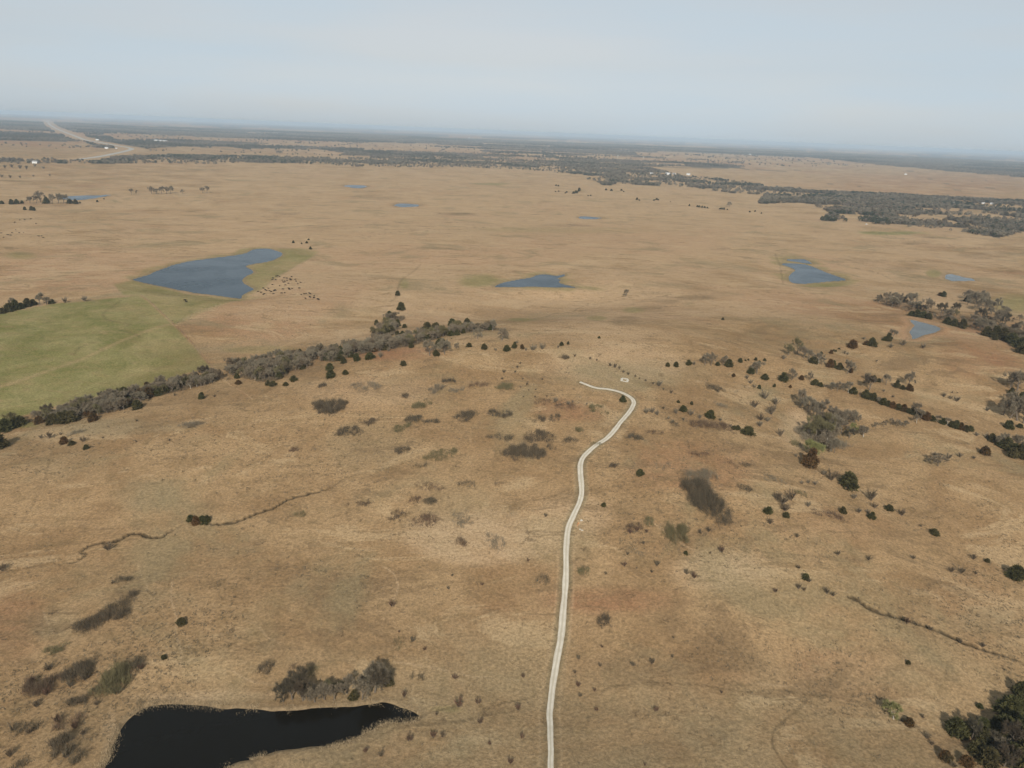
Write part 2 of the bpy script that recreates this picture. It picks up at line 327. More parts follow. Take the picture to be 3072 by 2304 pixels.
def ground_material():
    m, nt, p = new_mat('prairie_ground'); g = N(nt)
    P = g.pos()
    a1 = g.attr('cover1'); a2 = g.attr('cover2')
    s1 = g.sep(a1.outputs['Color']); s2 = g.sep(a2.outputs['Color'])
    green, wood, soil, shore = s1[0], s1[1], s1[2], a1.outputs['Alpha']
    red, pale, olive, clay = s2[0], s2[1], s2[2], a2.outputs['Alpha']
    big = g.noise(P, .0045, 4, .6, .6); mid = g.noise(P, .022, 4, .62, .8)
    sm = g.noise(P, .11, 4, .65, .6); fine = g.noise(P, .95, 3, .8, .3)
    flat = g.scalev(P, (1., 2.2, 1.), .35); strk = g.noise(flat, .05, 5, .68, 1.2); wide = g.noise(flat, .0085, 6, .70, 1.6)
    c = g.mix(g.ramp(mid, .33, .68), (0.242, 0.150, 0.074), (0.316, 0.208, 0.108))
    rf = g.math('ADD', g.math('MULTIPLY', red, .95), g.ramp(big, .48, .70, 0, .6))
    c = g.mix(g.math('MULTIPLY', g.ramp(rf, .05, .95), g.ramp(strk, .25, .6, .35, 1.)), c, (0.257, 0.131, 0.067))
    c = g.mix(g.math('MULTIPLY', g.ramp(sm, .48, .70), .45), c, (0.162, 0.109, 0.053))
    c = g.mix(g.math('MULTIPLY', g.ramp(strk, .56, .70), .55), c, (0.150, 0.100, 0.053))
    c = g.mix(g.math('MULTIPLY', g.ramp(wide, .54, .62), .6), c, (0.170, 0.109, 0.057))
    c = g.mix(g.math('MULTIPLY', g.ramp(wide, .38, .46, 1., 0.), .65), c, (0.372, 0.259, 0.142))
    c = g.mix(g.math('MULTIPLY', pale, g.ramp(strk, .25, .6, .35, .95)), c, (0.440, 0.304, 0.177))
    c = g.mix(g.math('MULTIPLY', olive, g.ramp(mid, .3, .6, .3, .8)), c, (0.218, 0.174, 0.100))
    w2 = g.noise(flat, .021, 5, .72, 1.4); c = g.mix(g.math('MULTIPLY', g.ramp(w2, .58, .64), .55), c, (0.168, 0.111, 0.059))
    spk = g.math('MULTIPLY', g.ramp(g.noise(P, .17, 5, .78, 1.), .585, .68), .6)
    c = g.mix(spk, c, (0.095, 0.063, 0.036))
    oliv2 = g.math('MULTIPLY', g.ramp(g.noise(P, .013, 5, .65, .7), .52, .68), .6)
    c = g.mix(oliv2, c, (0.212, 0.164, 0.089))
    gcol = g.mix(g.ramp(mid, .3, .7), (.145, .136, .046), (.235, .200, .086))
    gcol = g.mix(g.ramp(sm, .45, .75, 0, .6), gcol, (.112, .116, .038))
    c = g.mix(g.math('MULTIPLY', green, g.ramp(strk, .2, .6, .45, 1.)), c, gcol)
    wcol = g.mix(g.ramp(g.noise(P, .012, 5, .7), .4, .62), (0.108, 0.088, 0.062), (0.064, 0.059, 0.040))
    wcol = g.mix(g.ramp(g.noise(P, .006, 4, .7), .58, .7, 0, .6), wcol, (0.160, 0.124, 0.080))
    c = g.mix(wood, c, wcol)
    c = g.mix(clay, c, g.mix(mid, (0.288, 0.148, 0.072), (0.368, 0.240, 0.136)))
    c = g.mix(g.math('MULTIPLY', shore, .55), c, g.mix(sm, (0.240, 0.176, 0.104), (0.124, 0.088, 0.050)))
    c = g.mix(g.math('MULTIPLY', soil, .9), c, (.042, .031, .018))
    var = g.math('MULTIPLY', g.ramp(fine, .25, .78, .66, 1.34), 1.)
    vm = nt.nodes.new('ShaderNodeMix'); vm.data_type = 'RGBA'; vm.blend_type = 'MULTIPLY'; vm.inputs[0].default_value = 1
    cx = nt.nodes.new('ShaderNodeCombineColor')
    for k in range(3): g.link(var, cx.inputs[k])
    g.link(c, vm.inputs[6]); g.link(cx.outputs[0], vm.inputs[7])
    g.link(vm.outputs[2], p.inputs['Base Color'])
    b = nt.nodes.new('ShaderNodeBump'); b.inputs['Strength'].default_value = .7; b.inputs['Distance'].default_value = .4
    g.link(fine, b.inputs['Height']); g.link(b.outputs[0], p.inputs['Normal'])
    p.inputs['Specular IOR Level'].default_value = 0
    p.inputs['Roughness'].default_value = 1
    return m

def foliage_mat(name, c1, c2, c3, sc_=.6):
    m, nt, p = new_mat(name); g = N(nt)
    oi = nt.nodes.new('ShaderNodeObjectInfo')
    P = g.pos()
    c = g.mix(g.ramp(g.noise(P, sc_, 4, .6), .3, .7), c1, c2)
    c = g.mix(g.math('MULTIPLY', oi.outputs['Random'], .75), c, c3)
    g.link(c, p.inputs['Base Color']); p.inputs['Specular IOR Level'].default_value = .1
    return m

M = {}
M['ground'] = ground_material()
M['cedar'] = foliage_mat('cedar_foliage', (.034, .036, .012), (.064, .060, .022), (.062, .047, .020))
M['rust'] = foliage_mat('rust_cedar_foliage', (0.080, 0.042, 0.017), (0.050, 0.040, 0.017), (0.105, 0.055, 0.022))
M['twig'] = foliage_mat('bare_twigs', (.128, .106, .070), (.225, .190, .132), (.165, .126, .084), 1.1)
M['twigdark'] = foliage_mat('brush_twigs', (0.057, 0.048, 0.030), (0.101, 0.086, 0.057), (0.084, 0.060, 0.039))
M['bushtwig'] = foliage_mat('bush_twigs', (0.097, 0.076, 0.047), (0.147, 0.118, 0.076), (0.126, 0.088, 0.055))
M['twigred'] = foliage_mat('sumac_twigs', (0.113, 0.063, 0.040), (0.151, 0.092, 0.059), (0.101, 0.067, 0.042))
M['olive'] = foliage_mat('olive_twigs', (.112, .098, .048), (.165, .142, .072), (.125, .100, .050))
M['willow'] = foliage_mat('willow_buds', (0.181, 0.172, 0.063), (0.227, 0.206, 0.088), (0.160, 0.160, 0.059))
M['bark'] = foliage_mat('bark', (0.101, 0.080, 0.059), (0.160, 0.130, 0.101), (0.126, 0.101, 0.076), 3)
M['palebark'] = foliage_mat('pale_bark', (0.302, 0.269, 0.218), (0.386, 0.353, 0.294), (0.319, 0.286, 0.235), 3)
def far_wood_mat():
    m, nt, p = new_mat('far_twigs'); g = N(nt); P = g.pos()
    c = g.mix(g.ramp(g.noise(P, .006, 5, .65), .38, .62), (0.113, 0.096, 0.069), (0.172, 0.144, 0.102))
    c = g.mix(g.ramp(g.noise(P, .0035, 4, .6), .52, .66, 0, .7), c, (0.126, 0.092, 0.071))
    c = g.mix(g.ramp(g.noise(P, .05, 3, .6), .45, .7, 0, .5), c, (0.080, 0.077, 0.060))
    g.link(c, p.inputs['Base Color']); return m
M['farwood'] = far_wood_mat()
M['farcedar'] = foliage_mat('far_cedar', (0.029, 0.037, 0.022), (0.046, 0.052, 0.029), (0.042, 0.042, 0.025))
M['tuft'] = foliage_mat('dry_grass_blades', (0.336, 0.244, 0.143), (0.252, 0.176, 0.101), (0.353, 0.277, 0.168), .05)

def simple(name, c1, c2, scale=.5, rough=.85):
    m, nt, p = new_mat(name); g = N(nt)
    g.link(g.mix(g.ramp(g.noise(g.pos(), scale, 5, .6), .3, .7), c1, c2), p.inputs['Base Color'])
    p.inputs['Roughness'].default_value = rough; return m
M['cow'] = simple('cow_hide', (.008, .007, .006), (.018, .014, .011), 1.5)
M['white'] = simple('white_paint', (.52, .52, .50), (.62, .62, .60), .3)
M['roofm'] = simple('pale_roof', (.40, .40, .40), (.52, .51, .50), .2)
M['roofg'] = simple('grey_roof', (.22, .21, .20), (.30, .29, .28), .2)
M['concrete'] = simple('highway_concrete', (.30, .28, .245), (.36, .335, .295), .02)
M['orange'] = simple('orange_paint', (.62, .20, .06), (.70, .26, .08), 3)
M['rock'] = simple('pale_limestone', (.36, .33, .27), (.46, .42, .35), 1.2)
M['post'] = simple('fence_wood', (.20, .16, .12), (.30, .24, .18), 2)
M['pole'] = simple('pole_wood', (.10, .08, .06), (.15, .12, .09), 1)

def gravel():
    m, nt, p = new_mat('gravel'); g = N(nt); P = g.pos()
    uv = nt.nodes.new('ShaderNodeUVMap'); su = nt.nodes.new('ShaderNodeSeparateXYZ'); g.link(uv.outputs[0], su.inputs[0])
    wob = g.math('MULTIPLY', g.math('SUBTRACT', g.noise(P, .25, 4, .6), .5), .25)
    u = g.math('ADD', su.outputs[0], wob)
    rut = g.math('ABSOLUTE', g.math('SUBTRACT', g.math('ABSOLUTE', g.math('SUBTRACT', u, .5)), .27))
    c = g.mix(g.ramp(g.noise(P, .35, 6, .65), .3, .7), (0.448, 0.392, 0.308), (0.560, 0.500, 0.404))
    c = g.mix(g.ramp(rut, .06, .2, .0, .6), c, (0.336, 0.284, 0.204))
    c = g.mix(g.ramp(g.noise(P, 3.0, 3, .7), .5, .75, 0, .4), c, (0.320, 0.284, 0.224))
    g.link(c, p.inputs['Base Color']); return m
M['gravel'] = gravel()

def water(name, c, rough):
    m, nt, p = new_mat(name); g = N(nt); P = g.pos()
    g.set(p.inputs['Base Color'], c); p.inputs['Roughness'].default_value = rough
    p.inputs['IOR'].default_value = 1.333; p.inputs['Specular IOR Level'].default_value = .5
    g.link(g.ramp(g.noise(P, .018, 4, .6, .8), .35, .65, rough*.85, rough*1.25), p.inputs['Roughness'])
    b = nt.nodes.new('ShaderNodeBump'); b.inputs['Strength'].default_value = .25 if rough > .1 else .05; b.inputs['Distance'].default_value = .3
    g.link(g.noise(P, .45, 4, .6), b.inputs['Height']); g.link(b.outputs[0], p.inputs['Normal'])
    return m
M['water_dark'] = water('dark_pond_water', (.006, .005, .003), .03); M['water_dark'].node_tree.nodes['Principled BSDF'].inputs['Specular IOR Level'].default_value = .16
M['water_blue'] = water('pond_water', (.006, .020, .030), .22)
M['water_blue'].node_tree.nodes['Principled BSDF'].inputs['Specular IOR Level'].default_value = .23
M['water_muddy'] = water('muddy_pond_water', (.070, .072, .064), .22)

# ------------------------------------------------------------------ mesh helpers
def mesh_np(name, V, Fc, k):
    """V (n,3), Fc (m,k) -> mesh"""
    V = np.asarray(V, np.float32); Fc = np.asarray(Fc, np.int32)
    me = bpy.data.meshes.new(name)
    me.vertices.add(len(V)); me.vertices.foreach_set('co', V.ravel())
    me.loops.add(Fc.size); me.loops.foreach_set('vertex_index', Fc.ravel())
    me.polygons.add(len(Fc)); me.polygons.foreach_set('loop_start', np.arange(0, Fc.size, k, dtype=np.int32))
    me.update(calc_edges=True); return me

def obj(name, me, mat, parent=None):
    if mat and not me.materials: me.materials.append(mat)
    o = bpy.data.objects.new(name, me); col.objects.link(o)
    if parent: o.parent = parent
    return o

def tag(o, label=None, cat=None, group=None, kind=None):
    if label: o['label'] = label
    if cat: o['category'] = cat
    if group: o['group'] = group
    if kind: o['kind'] = kind
    return o

class MB:
    def __init__(s): s.v = []; s.f = []
    def box(s, c, d, rz=0):
        b = len(s.v); cs, sn = math.cos(rz), math.sin(rz)
        for sx, sy, sz in ((-1,-1,-1),(1,-1,-1),(1,1,-1),(-1,1,-1),(-1,-1,1),(1,-1,1),(1,1,1),(-1,1,1)):
            x, y, z = sx*d[0]/2, sy*d[1]/2, sz*d[2]/2
            s.v.append((c[0]+x*cs-y*sn, c[1]+x*sn+y*cs, c[2]+z))
        for q in ((0,3,2,1),(4,5,6,7),(0,1,5,4),(1,2,6,5),(2,3,7,6),(3,0,4,7)): s.f.append(tuple(b+i for i in q))
    def tube(s, rings, n=6, cap=True):
        """rings: (x,y,z,rx,ry) ; ellipse in the plane normal to the path"""
        b0 = len(s.v); R = [np.array(r, float) for r in rings]
        for i, r in enumerate(R):
            a = R[max(0, i-1)][:3]; c = R[min(len(R)-1, i+1)][:3]; t = c-a; t /= np.linalg.norm(t)+1e-9
            ref = np.array([0, 0, 1.]) if abs(t[2]) < .9 else np.array([1., 0, 0])
            u = np.cross(ref, t); u /= np.linalg.norm(u); v = np.cross(t, u)
            for k in range(n):
                q = 2*math.pi*k/n
                s.v.append(tuple(r[:3]+u*math.cos(q)*r[3]+v*math.sin(q)*r[4]))
        for i in range(len(R)-1):
            for k in range(n):
                a = b0+i*n+k; b = b0+i*n+(k+1) % n; s.f.append((a, b, b+n, a+n))
        if cap:
            s.f.append(tuple(b0+k for k in reversed(range(n)))); e = b0+(len(R)-1)*n; s.f.append(tuple(e+k for k in range(n)))
    def mesh(s, name):
        me = bpy.data.meshes.new(name); me.from_pydata(s.v, [], s.f); me.update(); return me
    def build(s, name, mat, parent=None): return obj(name, s.mesh(name), mat, parent)

# ------------------------------------------------------------------ ground sheet: one sheet to the horizon, finest where it is seen
def wood_gap(x, y, px):
    thr = .40+.085*np.exp(-((px-1300)/500)**2)+.05*np.exp(-((px-2100)/250)**2)-.04*np.exp(-((px-500)/250)**2)
    return np.minimum(fbm(x/420, y/130, 31, 4)-thr, fbm(x/110, y/110, 33, 3)-thr+.03)
def build_ground():
    az = np.concatenate([np.arange(-39, 39.01, .105), np.arange(41, 319.5, 3.0)])*math.pi/180
    dl = np.radians(np.concatenate([np.arange(52, 4, -.085), np.arange(4, .18, -.06)]))
    r = np.concatenate([[.3, 40, 80, 110], H/np.tan(dl)])
    r = r[r < 50000]; r = np.concatenate([r, [50500.]])
    A, R = np.meshgrid(az, r)
    x = (R*np.sin(A)).ravel(); y = (R*np.cos(A)).ravel()
    mk = {k: np.zeros(x.shape) for k in ('green', 'wood', 'soil', 'shore', 'clay', 'r', 'p', 'o', 'g', 'd')}
    z = ground_h(x, y, mk)
    bz = base_h(x, y)
    px, py, dz = world2px(x, y, bz)
    front = (dz > 0) & (np.abs(px-1536) < 3500)
    jit = (fbm(x/110, y/110, 71, 4)-.47); pxw = px+jit*24; pyw = py+jit*9
    rr = np.hypot(x, y)
    wob = (fbm(x/60, y/60, 9, 4)-.47)*2          # ragged edges
    sx = np.clip(rr/400, .4, 1e9)
    for bx, by, rx, ry, k, st in BLOBS:
        q = ((px-bx)/rx)**2+((py-by)/ry)**2 + wob*.9
        mk[k] = np.maximum(mk[k], np.where(front, st*(1-sstep(.1, 1.3, q)), 0))
    def soft(P, e):                              # polygon with a soft edge of e photo pixels
        ins = in_poly(px, py, P); i = np.nonzero(front & (px > min(p[0] for p in P)-3*e) & (px < max(p[0] for p in P)+3*e) & (py > min(p[1] for p in P)-3*e) & (py < max(p[1] for p in P)+3*e))[0]
        o = np.zeros(px.shape); d = line_dist(px[i], py[i], P, True); d = np.where(ins[i], d, -d)
        o[i] = sstep(-e, e, d+wob[i]*e*.6); return o
    g1 = soft(GREENPOLY, 1.5)*np.clip(1.15-np.clip((px-250)/800, 0, .4)+wob*.25, .35, 1)
    g2 = soft(GREEN2, 4)*np.clip(.75+wob*.4, .3, 1); g3 = soft(GREEN3, 5)*np.clip(.75+wob*.4, .3, 1)
    mk['green'] = np.maximum.reduce([mk['green'], g1, g2, g3, mk['g']])
    # tracks and fence-side wear
    for L, wd, st, ch in ([(GREENTRACK, 1.8, .6, 'p'), (FENCE1, 1.2, .7, 'r'), (FENCE2, 1.4, .6, 'p'), (FENCE3, .5, .6, 'r')] +
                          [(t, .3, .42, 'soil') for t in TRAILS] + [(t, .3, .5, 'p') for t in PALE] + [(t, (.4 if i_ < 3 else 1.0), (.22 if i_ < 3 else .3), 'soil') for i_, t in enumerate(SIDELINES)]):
        P = smooth_line(wline(L), 5.0); i = near_sel(x, y, P, 12)
        if len(i):
            d = line_dist(x[i], y[i], P); m_ = st*(1-sstep(wd*.5, wd*1.6, d))
            mk[ch][i] = np.maximum(mk[ch][i], m_)
            if ch != 'soil': mk['green'][i] *= 1-m_*.7
    i = near_sel(x, y, road_w, 12); d = line_dist(x[i], y[i], road_w)
    mk['o'][i] = np.maximum(mk['o'][i], .8*(1-sstep(1.6, 3.0, d+wob[i]*.8)))
    mk['soil'][i] = np.maximum(mk['soil'][i], .22*(1-sstep(1.5, 2.2, d)))
    mk['p'][i] = np.maximum(mk['p'][i], .35*sstep(2.4, 2.8, d)*(1-sstep(2.9, 3.6, d)))
    # woodland floor and far fields
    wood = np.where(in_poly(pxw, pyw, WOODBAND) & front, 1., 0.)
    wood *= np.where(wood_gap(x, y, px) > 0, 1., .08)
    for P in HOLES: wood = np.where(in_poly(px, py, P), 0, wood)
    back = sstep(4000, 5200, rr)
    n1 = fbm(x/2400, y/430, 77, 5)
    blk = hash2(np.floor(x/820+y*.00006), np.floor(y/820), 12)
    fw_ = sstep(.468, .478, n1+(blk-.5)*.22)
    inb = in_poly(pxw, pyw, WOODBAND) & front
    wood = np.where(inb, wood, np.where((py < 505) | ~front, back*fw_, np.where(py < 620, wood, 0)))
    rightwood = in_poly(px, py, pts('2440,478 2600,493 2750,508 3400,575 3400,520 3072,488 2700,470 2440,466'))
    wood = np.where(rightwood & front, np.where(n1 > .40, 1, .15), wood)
    for P in FIELDS: wood = np.where(in_poly(px, py, P) & front, np.where(fbm(x/700, y/60, 3, 3) > .68, .6, 0), wood)
    i = np.nonzero(front & (px < 600) & (py < 520) & (rr > 3000))[0]; d = line_dist(x[i], y[i], hw_w); f_ = 1-sstep(50, 90, d)
    wood[i] *= 1-f_; mk['p'][i] = np.maximum(mk['p'][i], .5*f_)
    mk['wood'] = wood
    mk['r'] = np.maximum(mk['r'], np.where(rr > 4500, hash2(np.floor(x/820), np.floor(y/820), 5)*.9, 0))
    mk['soil'] = np.maximum(mk['soil'], np.clip(mk['d']*(.34+1.3*(fbm(x/35, y/35, 88, 4)-.45)), 0, .8))
    nr, na = R.shape
    ii = np.arange(nr-1)[:, None]*na; jj = np.arange(na)[None]
    j2 = (jj+1) % na
    q = np.stack([ii+jj, ii+j2, ii+na+j2, ii+na+jj], -1).reshape(-1, 4)[:, ::-1]
    # middle cap
    V = np.stack([x, y, z], 1)
    me = mesh_np('ground', V, q, 4)
    for nm, ks in (('cover1', ('green', 'wood', 'soil', 'shore')), ('cover2', ('r', 'p', 'o', 'clay'))):
        at = me.attributes.new(nm, 'FLOAT_COLOR', 'POINT')
        at.data.foreach_set('color', np.clip(np.stack([mk[k] for k in ks], 1), 0, 1).astype(np.float32).ravel())
    me.polygons.foreach_set('use_smooth', np.ones(len(q), bool))
    tag(obj('ground', me, M['ground']), kind='structure')
    return px, py

build_ground()

# water sheets, each lying in its basin
for k, P in pond_w.items():
    s = pond_s[k]; c = P.mean(0)
    tang = np.roll(P, -1, 0)-np.roll(P, 1, 0); nrm = np.stack([tang[:, 1], -tang[:, 0]], 1); nrm /= np.linalg.norm(nrm, axis=1)[:, None]+1e-9
    a = np.sum(P[:, 0]*np.roll(P[:, 1], -1)-np.roll(P[:, 0], -1)*P[:, 1])
    Q = P + nrm*(1 if a > 0 else -1)*s*.25
    bm_v = [(float(q[0]), float(q[1]), pond_lvl[k]-.25-.08*s) for q in Q]
    me = bpy.data.meshes.new('pond_water'); me.from_pydata(bm_v, [], [tuple(range(len(bm_v)))]); me.update()
    if me.polygons[0].normal.z < 0: me.flip_normals()
    o = obj('pond', me, M['water_dark'] if k == 'near' else (M['water_muddy'] if k in ('clay', 'grey') else M['water_blue']))
    tag(o, kind='structure')

# ------------------------------------------------------------------ gravel road
def ribbon(name, P, wid, mat, lift, edge=0., n=5, crown=.05, kind='structure'):
    t = np.gradient(P, axis=0); t /= np.linalg.norm(t, axis=1)[:, None]+1e-9
    nr = np.stack([t[:, 1], -t[:, 0]], 1); m = len(P); V = []; UVs = []
    for k in range(n):
        f = k/(n-1)*2-1
        e = 1+(edge*(fbm(np.arange(m)/5.3, np.full(m, 3.3*np.sign(f)), 41, 4)-.47)*2 if abs(f) == 1 else 0)
        q = P+nr*(f*wid/2*e)[:, None]
        z = ground_h(q[:, 0], q[:, 1])+lift+crown*(1-f*f)
        V.append(np.stack([q[:, 0], q[:, 1], z], 1))
    V = np.stack(V, 1).reshape(-1, 3)
    i = np.arange(m-1)[:, None]*n+np.arange(n-1)[None]
    Fq = np.stack([i, i+1, i+n+1, i+n], -1).reshape(-1, 4)
    me = mesh_np(name, V, Fq, 4)
    uv = me.uv_layers.new(name='UVMap'); li = np.empty(len(me.loops), np.int32); me.loops.foreach_get('vertex_index', li)
    u = (li % n)/(n-1); v = (li//n)*2.
    uv.data.foreach_set('uv', np.stack([u, v], 1).astype(np.float32).ravel())
    if me.polygons[0].normal.z < 0: me.flip_normals()
    return tag(obj(name, me, mat), kind=kind)

ry = world2px(road_w[:, 0], road_w[:, 1], base_h(road_w[:, 0], road_w[:, 1]))[1]
rw = np.interp(ry, [1140, 1180, 1300, 1450, 1700, 1890, 2060, 2200, 2320], [1.6, 2.2, 2.5, 2.3, 2.1, 2.25, 1.95, 1.75, 1.6])
ribbon('gravel_road', road_w, rw, M['gravel'], .06, .30, 7, .06)
hwd = np.full(len(hw_w), 24.)
ribbon('highway', hw_w, hwd, M['concrete'], .5, 0, 3, .3)

# ------------------------------------------------------------------ plants: meshes
def rand_dirs(n, r_):
    v = r_.normal(size=(n, 3)); return v/np.linalg.norm(v, axis=1)[:, None]

def blades(root, dirv, ln, wd, r_):
    """thin triangles: root (n,3), direction, length, width"""
    n = len(root)
    side = np.cross(dirv, rand_dirs(n, r_)); side /= np.linalg.norm(side, axis=1)[:, None]+1e-9
    a = root-side*wd[:, None]/2; b = root+side*wd[:, None]/2; c = root+dirv*ln[:, None]
    V = np.stack([a, b, c], 1).reshape(-1, 3); return V, np.arange(len(V)).reshape(-1, 3)

def merge(parts):
    V = []; Fs = []; o = 0
    for v, f in parts:
        V.append(v); Fs.append(f+o); o += len(v)
    return np.concatenate(V), np.concatenate(Fs)

def tube_np(p0, p1, ra, rb, n=4):
    t = p1-p0; t = t/(np.linalg.norm(t)+1e-9)
    u = np.cross(t, [.3, .5, .8]); u /= np.linalg.norm(u)+1e-9; v = np.cross(t, u)
    V = []
    for p, r_ in ((p0, ra), (p1, rb)):
        for k in range(n):
            q = 2*math.pi*k/n; V.append(p+(u*math.cos(q)+v*math.sin(q))*r_)
    Fq = []
    for k in range(n):
        a, b = k, (k+1) % n; Fq += [(a, b, b+n), (a, b+n, a+n)]
    return np.array(V), np.array(Fq)

def make_cedar(seed, hgt=1.25):
    """crown of unit width, height hgt: lobed cone-egg of foliage tufts"""
    r_ = np.random.default_rng(seed)
    nl = 26; lobes = []
    for k in range(nl):
        z = .06+.9*r_.random()**1.15; rad = .5*(1-z**1.6)**.8*(.75+.35*r_.random())+.03
        q = r_.random()*2*math.pi; lobes.append((math.cos(q)*rad*.72, math.sin(q)*rad*.72, z*hgt*.92, .13+.10*(1-z)*r_.random()+.03))
    parts = []
    for lx, ly, lz, lr in lobes:
        n = 46; d = rand_dirs(n, r_); d[:, 2] = d[:, 2]*.8+.25
        d /= np.linalg.norm(d, axis=1)[:, None]
        root = np.array([lx, ly, lz])+d*lr*(.45+.4*r_.random((n, 1)))
        parts.append(blades(root, d, lr*(.55+.5*r_.random(n)), np.full(n, .075)*(.7+.6*r_.random(n)), r_))
    # dense inner body so no sky shows through the middle
    n = 260; z = r_.random(n)**1.1; q = r_.random(n)*2*math.pi; rad = .40*(1-z**1.6)**.8*np.sqrt(.5+.5*r_.random(n))
    root = np.stack([np.cos(q)*rad, np.sin(q)*rad, .04+z*hgt*.9], 1); d = rand_dirs(n, r_); d[:, 2] = np.abs(d[:, 2])
    parts.append(blades(root, d, .12+.1*r_.random(n), .13+.06*r_.random(n), r_))
    crown = mesh_np('cedar_crown', *merge(parts), 3)
    trunk = mesh_np('cedar_trunk', *merge([tube_np(np.array([0, 0, -.06]), np.array([.01, 0, .5*hgt]), .035, .02, 6), tube_np(np.array([.01, 0, .5*hgt]), np.array([0, .01, .95*hgt]), .02, .004, 5)]), 3)
    return trunk, crown

def make_bare(seed, hgt=1.25, dens=1.0, spread=.55, tw=.011):
    """leafless tree of unit crown width"""
    r_ = np.random.default_rng(seed); tr = []; cr = []; tips = []
    th = .26*hgt
    p0 = np.array([0, 0, -.05]); p1 = np.array([r_.normal()*.03, r_.normal()*.03, th]); tr.append(tube_np(p0, p1, .032, .024, 6))
    def grow(p, d, ln, rad, lev):
        e = p+d*ln; (tr if lev < 2 else cr).append(tube_np(p, e, rad, rad*.6, 4 if lev < 2 else 3))
        if lev == 3: tips.append((p, e)); return
        for k in range(3 if lev < 2 else 4):
            nd = d+r_.normal(size=3)*spread; nd[2] += .18; nd /= np.linalg.norm(nd)
            grow(e-d*ln*r_.random()*.35, nd, ln*(.62+.2*r_.random()), rad*.58, lev+1)
    nb = 5
    for k in range(nb):
        q = 2*math.pi*(k+r_.random()*.6)/nb
        d = np.array([math.cos(q)*.75, math.sin(q)*.75, .75+.5*r_.random()]); d /= np.linalg.norm(d)
        grow(p1-np.array([0, 0, th*.25*r_.random()]), d, .24*(.85+.3*r_.random())*hgt/1.25, .016, 0)
    A = np.array([t[0] for t in tips]); B = np.array([t[1] for t in tips])
    n = int(1500*dens); k = r_.integers(0, len(A), n); f = r_.random((n, 1))
    root = A[k]*(1-f)+B[k]*f; d = (B-A)[k]; d = d/(np.linalg.norm(d, axis=1)[:, None]+1e-9)+r_.normal(size=(n, 3))*.55; d[:, 2] += .3
    d /= np.linalg.norm(d, axis=1)[:, None]
    cr.append(blades(root, d, .07+.09*r_.random(n), tw*(.7+.7*r_.random(n)), r_))
    V, Fc = merge(cr); V2, F2 = merge(tr)
    allv = np.concatenate([V, V2]); wdt = max(np.percentile(np.abs(allv[:, 0]), 97), np.percentile(np.abs(allv[:, 1]), 97))*2; top = np.percentile(allv[:, 2], 99.5)
    sc3 = np.array([1/wdt, 1/wdt, hgt/top])
    return mesh_np('bare_trunk', V2*sc3, F2, 3), mesh_np('bare_crown', V*sc3, Fc, 3)

def make_bush(seed, dens=1.0):
    """leafless many-stemmed bush, unit width, height .8"""
    r_ = np.random.default_rng(seed); st = []; tips = []
    for k in range(16):
        q = r_.random()*2*math.pi; a = .12+.75*r_.random()
        d = np.array([math.cos(q)*a, math.sin(q)*a, 1.]); d /= np.linalg.norm(d)
        e = d*(.45+.3*r_.random()); b = np.array([math.cos(q)*.05, math.sin(q)*.05, -.03]); st.append(tube_np(b, e, .011, .005, 3)); tips.append((b*.3+e*.7*.4, e))
    A = np.array([t[0] for t in tips]); B = np.array([t[1] for t in tips]); n = int(520*dens)
    k = r_.integers(0, len(A), n); f = r_.random((n, 1)); root = A[k]*(1-f)+B[k]*f
    d = (B-A)[k]; d /= np.linalg.norm(d, axis=1)[:, None]; d = d+r_.normal(size=(n, 3))*.5; d[:, 2] += .2; d /= np.linalg.norm(d, axis=1)[:, None]
    return mesh_np('bush_stems', *merge(st), 3), mesh_np('bush_twigs', *blades(root, d, .12+.14*r_.random(n), .022*(.7+.7*r_.random(n)), r_), 3)

def with_mats(pairs, tmat, cmat):
    out = []
    for t, c in pairs:
        t = t.copy(); c = c.copy(); t.materials.append(M[tmat]); c.materials.append(M[cmat]); out.append((t, c))
    return out
cedars = [make_cedar(s, .80+.07*(s % 5)) for s in range(8)]
bares = [make_bare(100+s, 1.02+.08*(s % 4), 1.9) for s in range(8)]
bushes = [make_bush(200+s, 1.1) for s in range(6)]
PROTO = {'C': with_mats(cedars, 'bark', 'cedar'), 'R': with_mats(cedars, 'bark', 'rust'), 'B': with_mats(bares, 'bark', 'twig'),
         'P': with_mats(bares, 'palebark', 'twig'), 'Y': with_mats(bares, 'palebark', 'willow'), 'O': with_mats(bares, 'bark', 'olive'),
         'K': with_mats(bares, 'bark', 'twigdark'), 'S': with_mats(bushes, 'bark', 'bushtwig'), 'G': with_mats(bushes, 'bark', 'olive'),
         'T': with_mats(bushes, 'bark', 'twig'), 'U': with_mats(bushes, 'bark', 'twigred')}
KNAME = {'C': ('cedar_tree', 'dark green cedar', 'tree'), 'R': ('cedar_tree', 'rust brown cedar', 'tree'), 'B': ('bare_tree', 'bare grey tree', 'tree'),
         'P': ('bare_tree', 'pale trunked bare tree', 'tree'), 'Y': ('willow_tree', 'yellow green tree', 'tree'), 'O': ('bare_tree', 'olive bare tree', 'tree'),
         'K': ('bare_tree', 'dark brown bare tree', 'tree'), 'S': ('bush', 'dark leafless bush', 'bush'), 'G': ('bush', 'grey green bush', 'bush'),
         'T': ('bush', 'pale grey leafless bush', 'bush'), 'U': ('bush', 'reddish brown bush', 'bush')}
ORD = 'leftmost,second,third,fourth,fifth,sixth,seventh,eighth,ninth,tenth,eleventh,twelfth,thirteenth,fourteenth,fifteenth,sixteenth,seventeenth,eighteenth,nineteenth,twentieth,twenty-first,twenty-second,twenty-third,twenty-fourth,twenty-fifth,twenty-sixth,twenty-seventh,twenty-eighth,twenty-ninth,thirtieth'.split(',')
count_k = {}

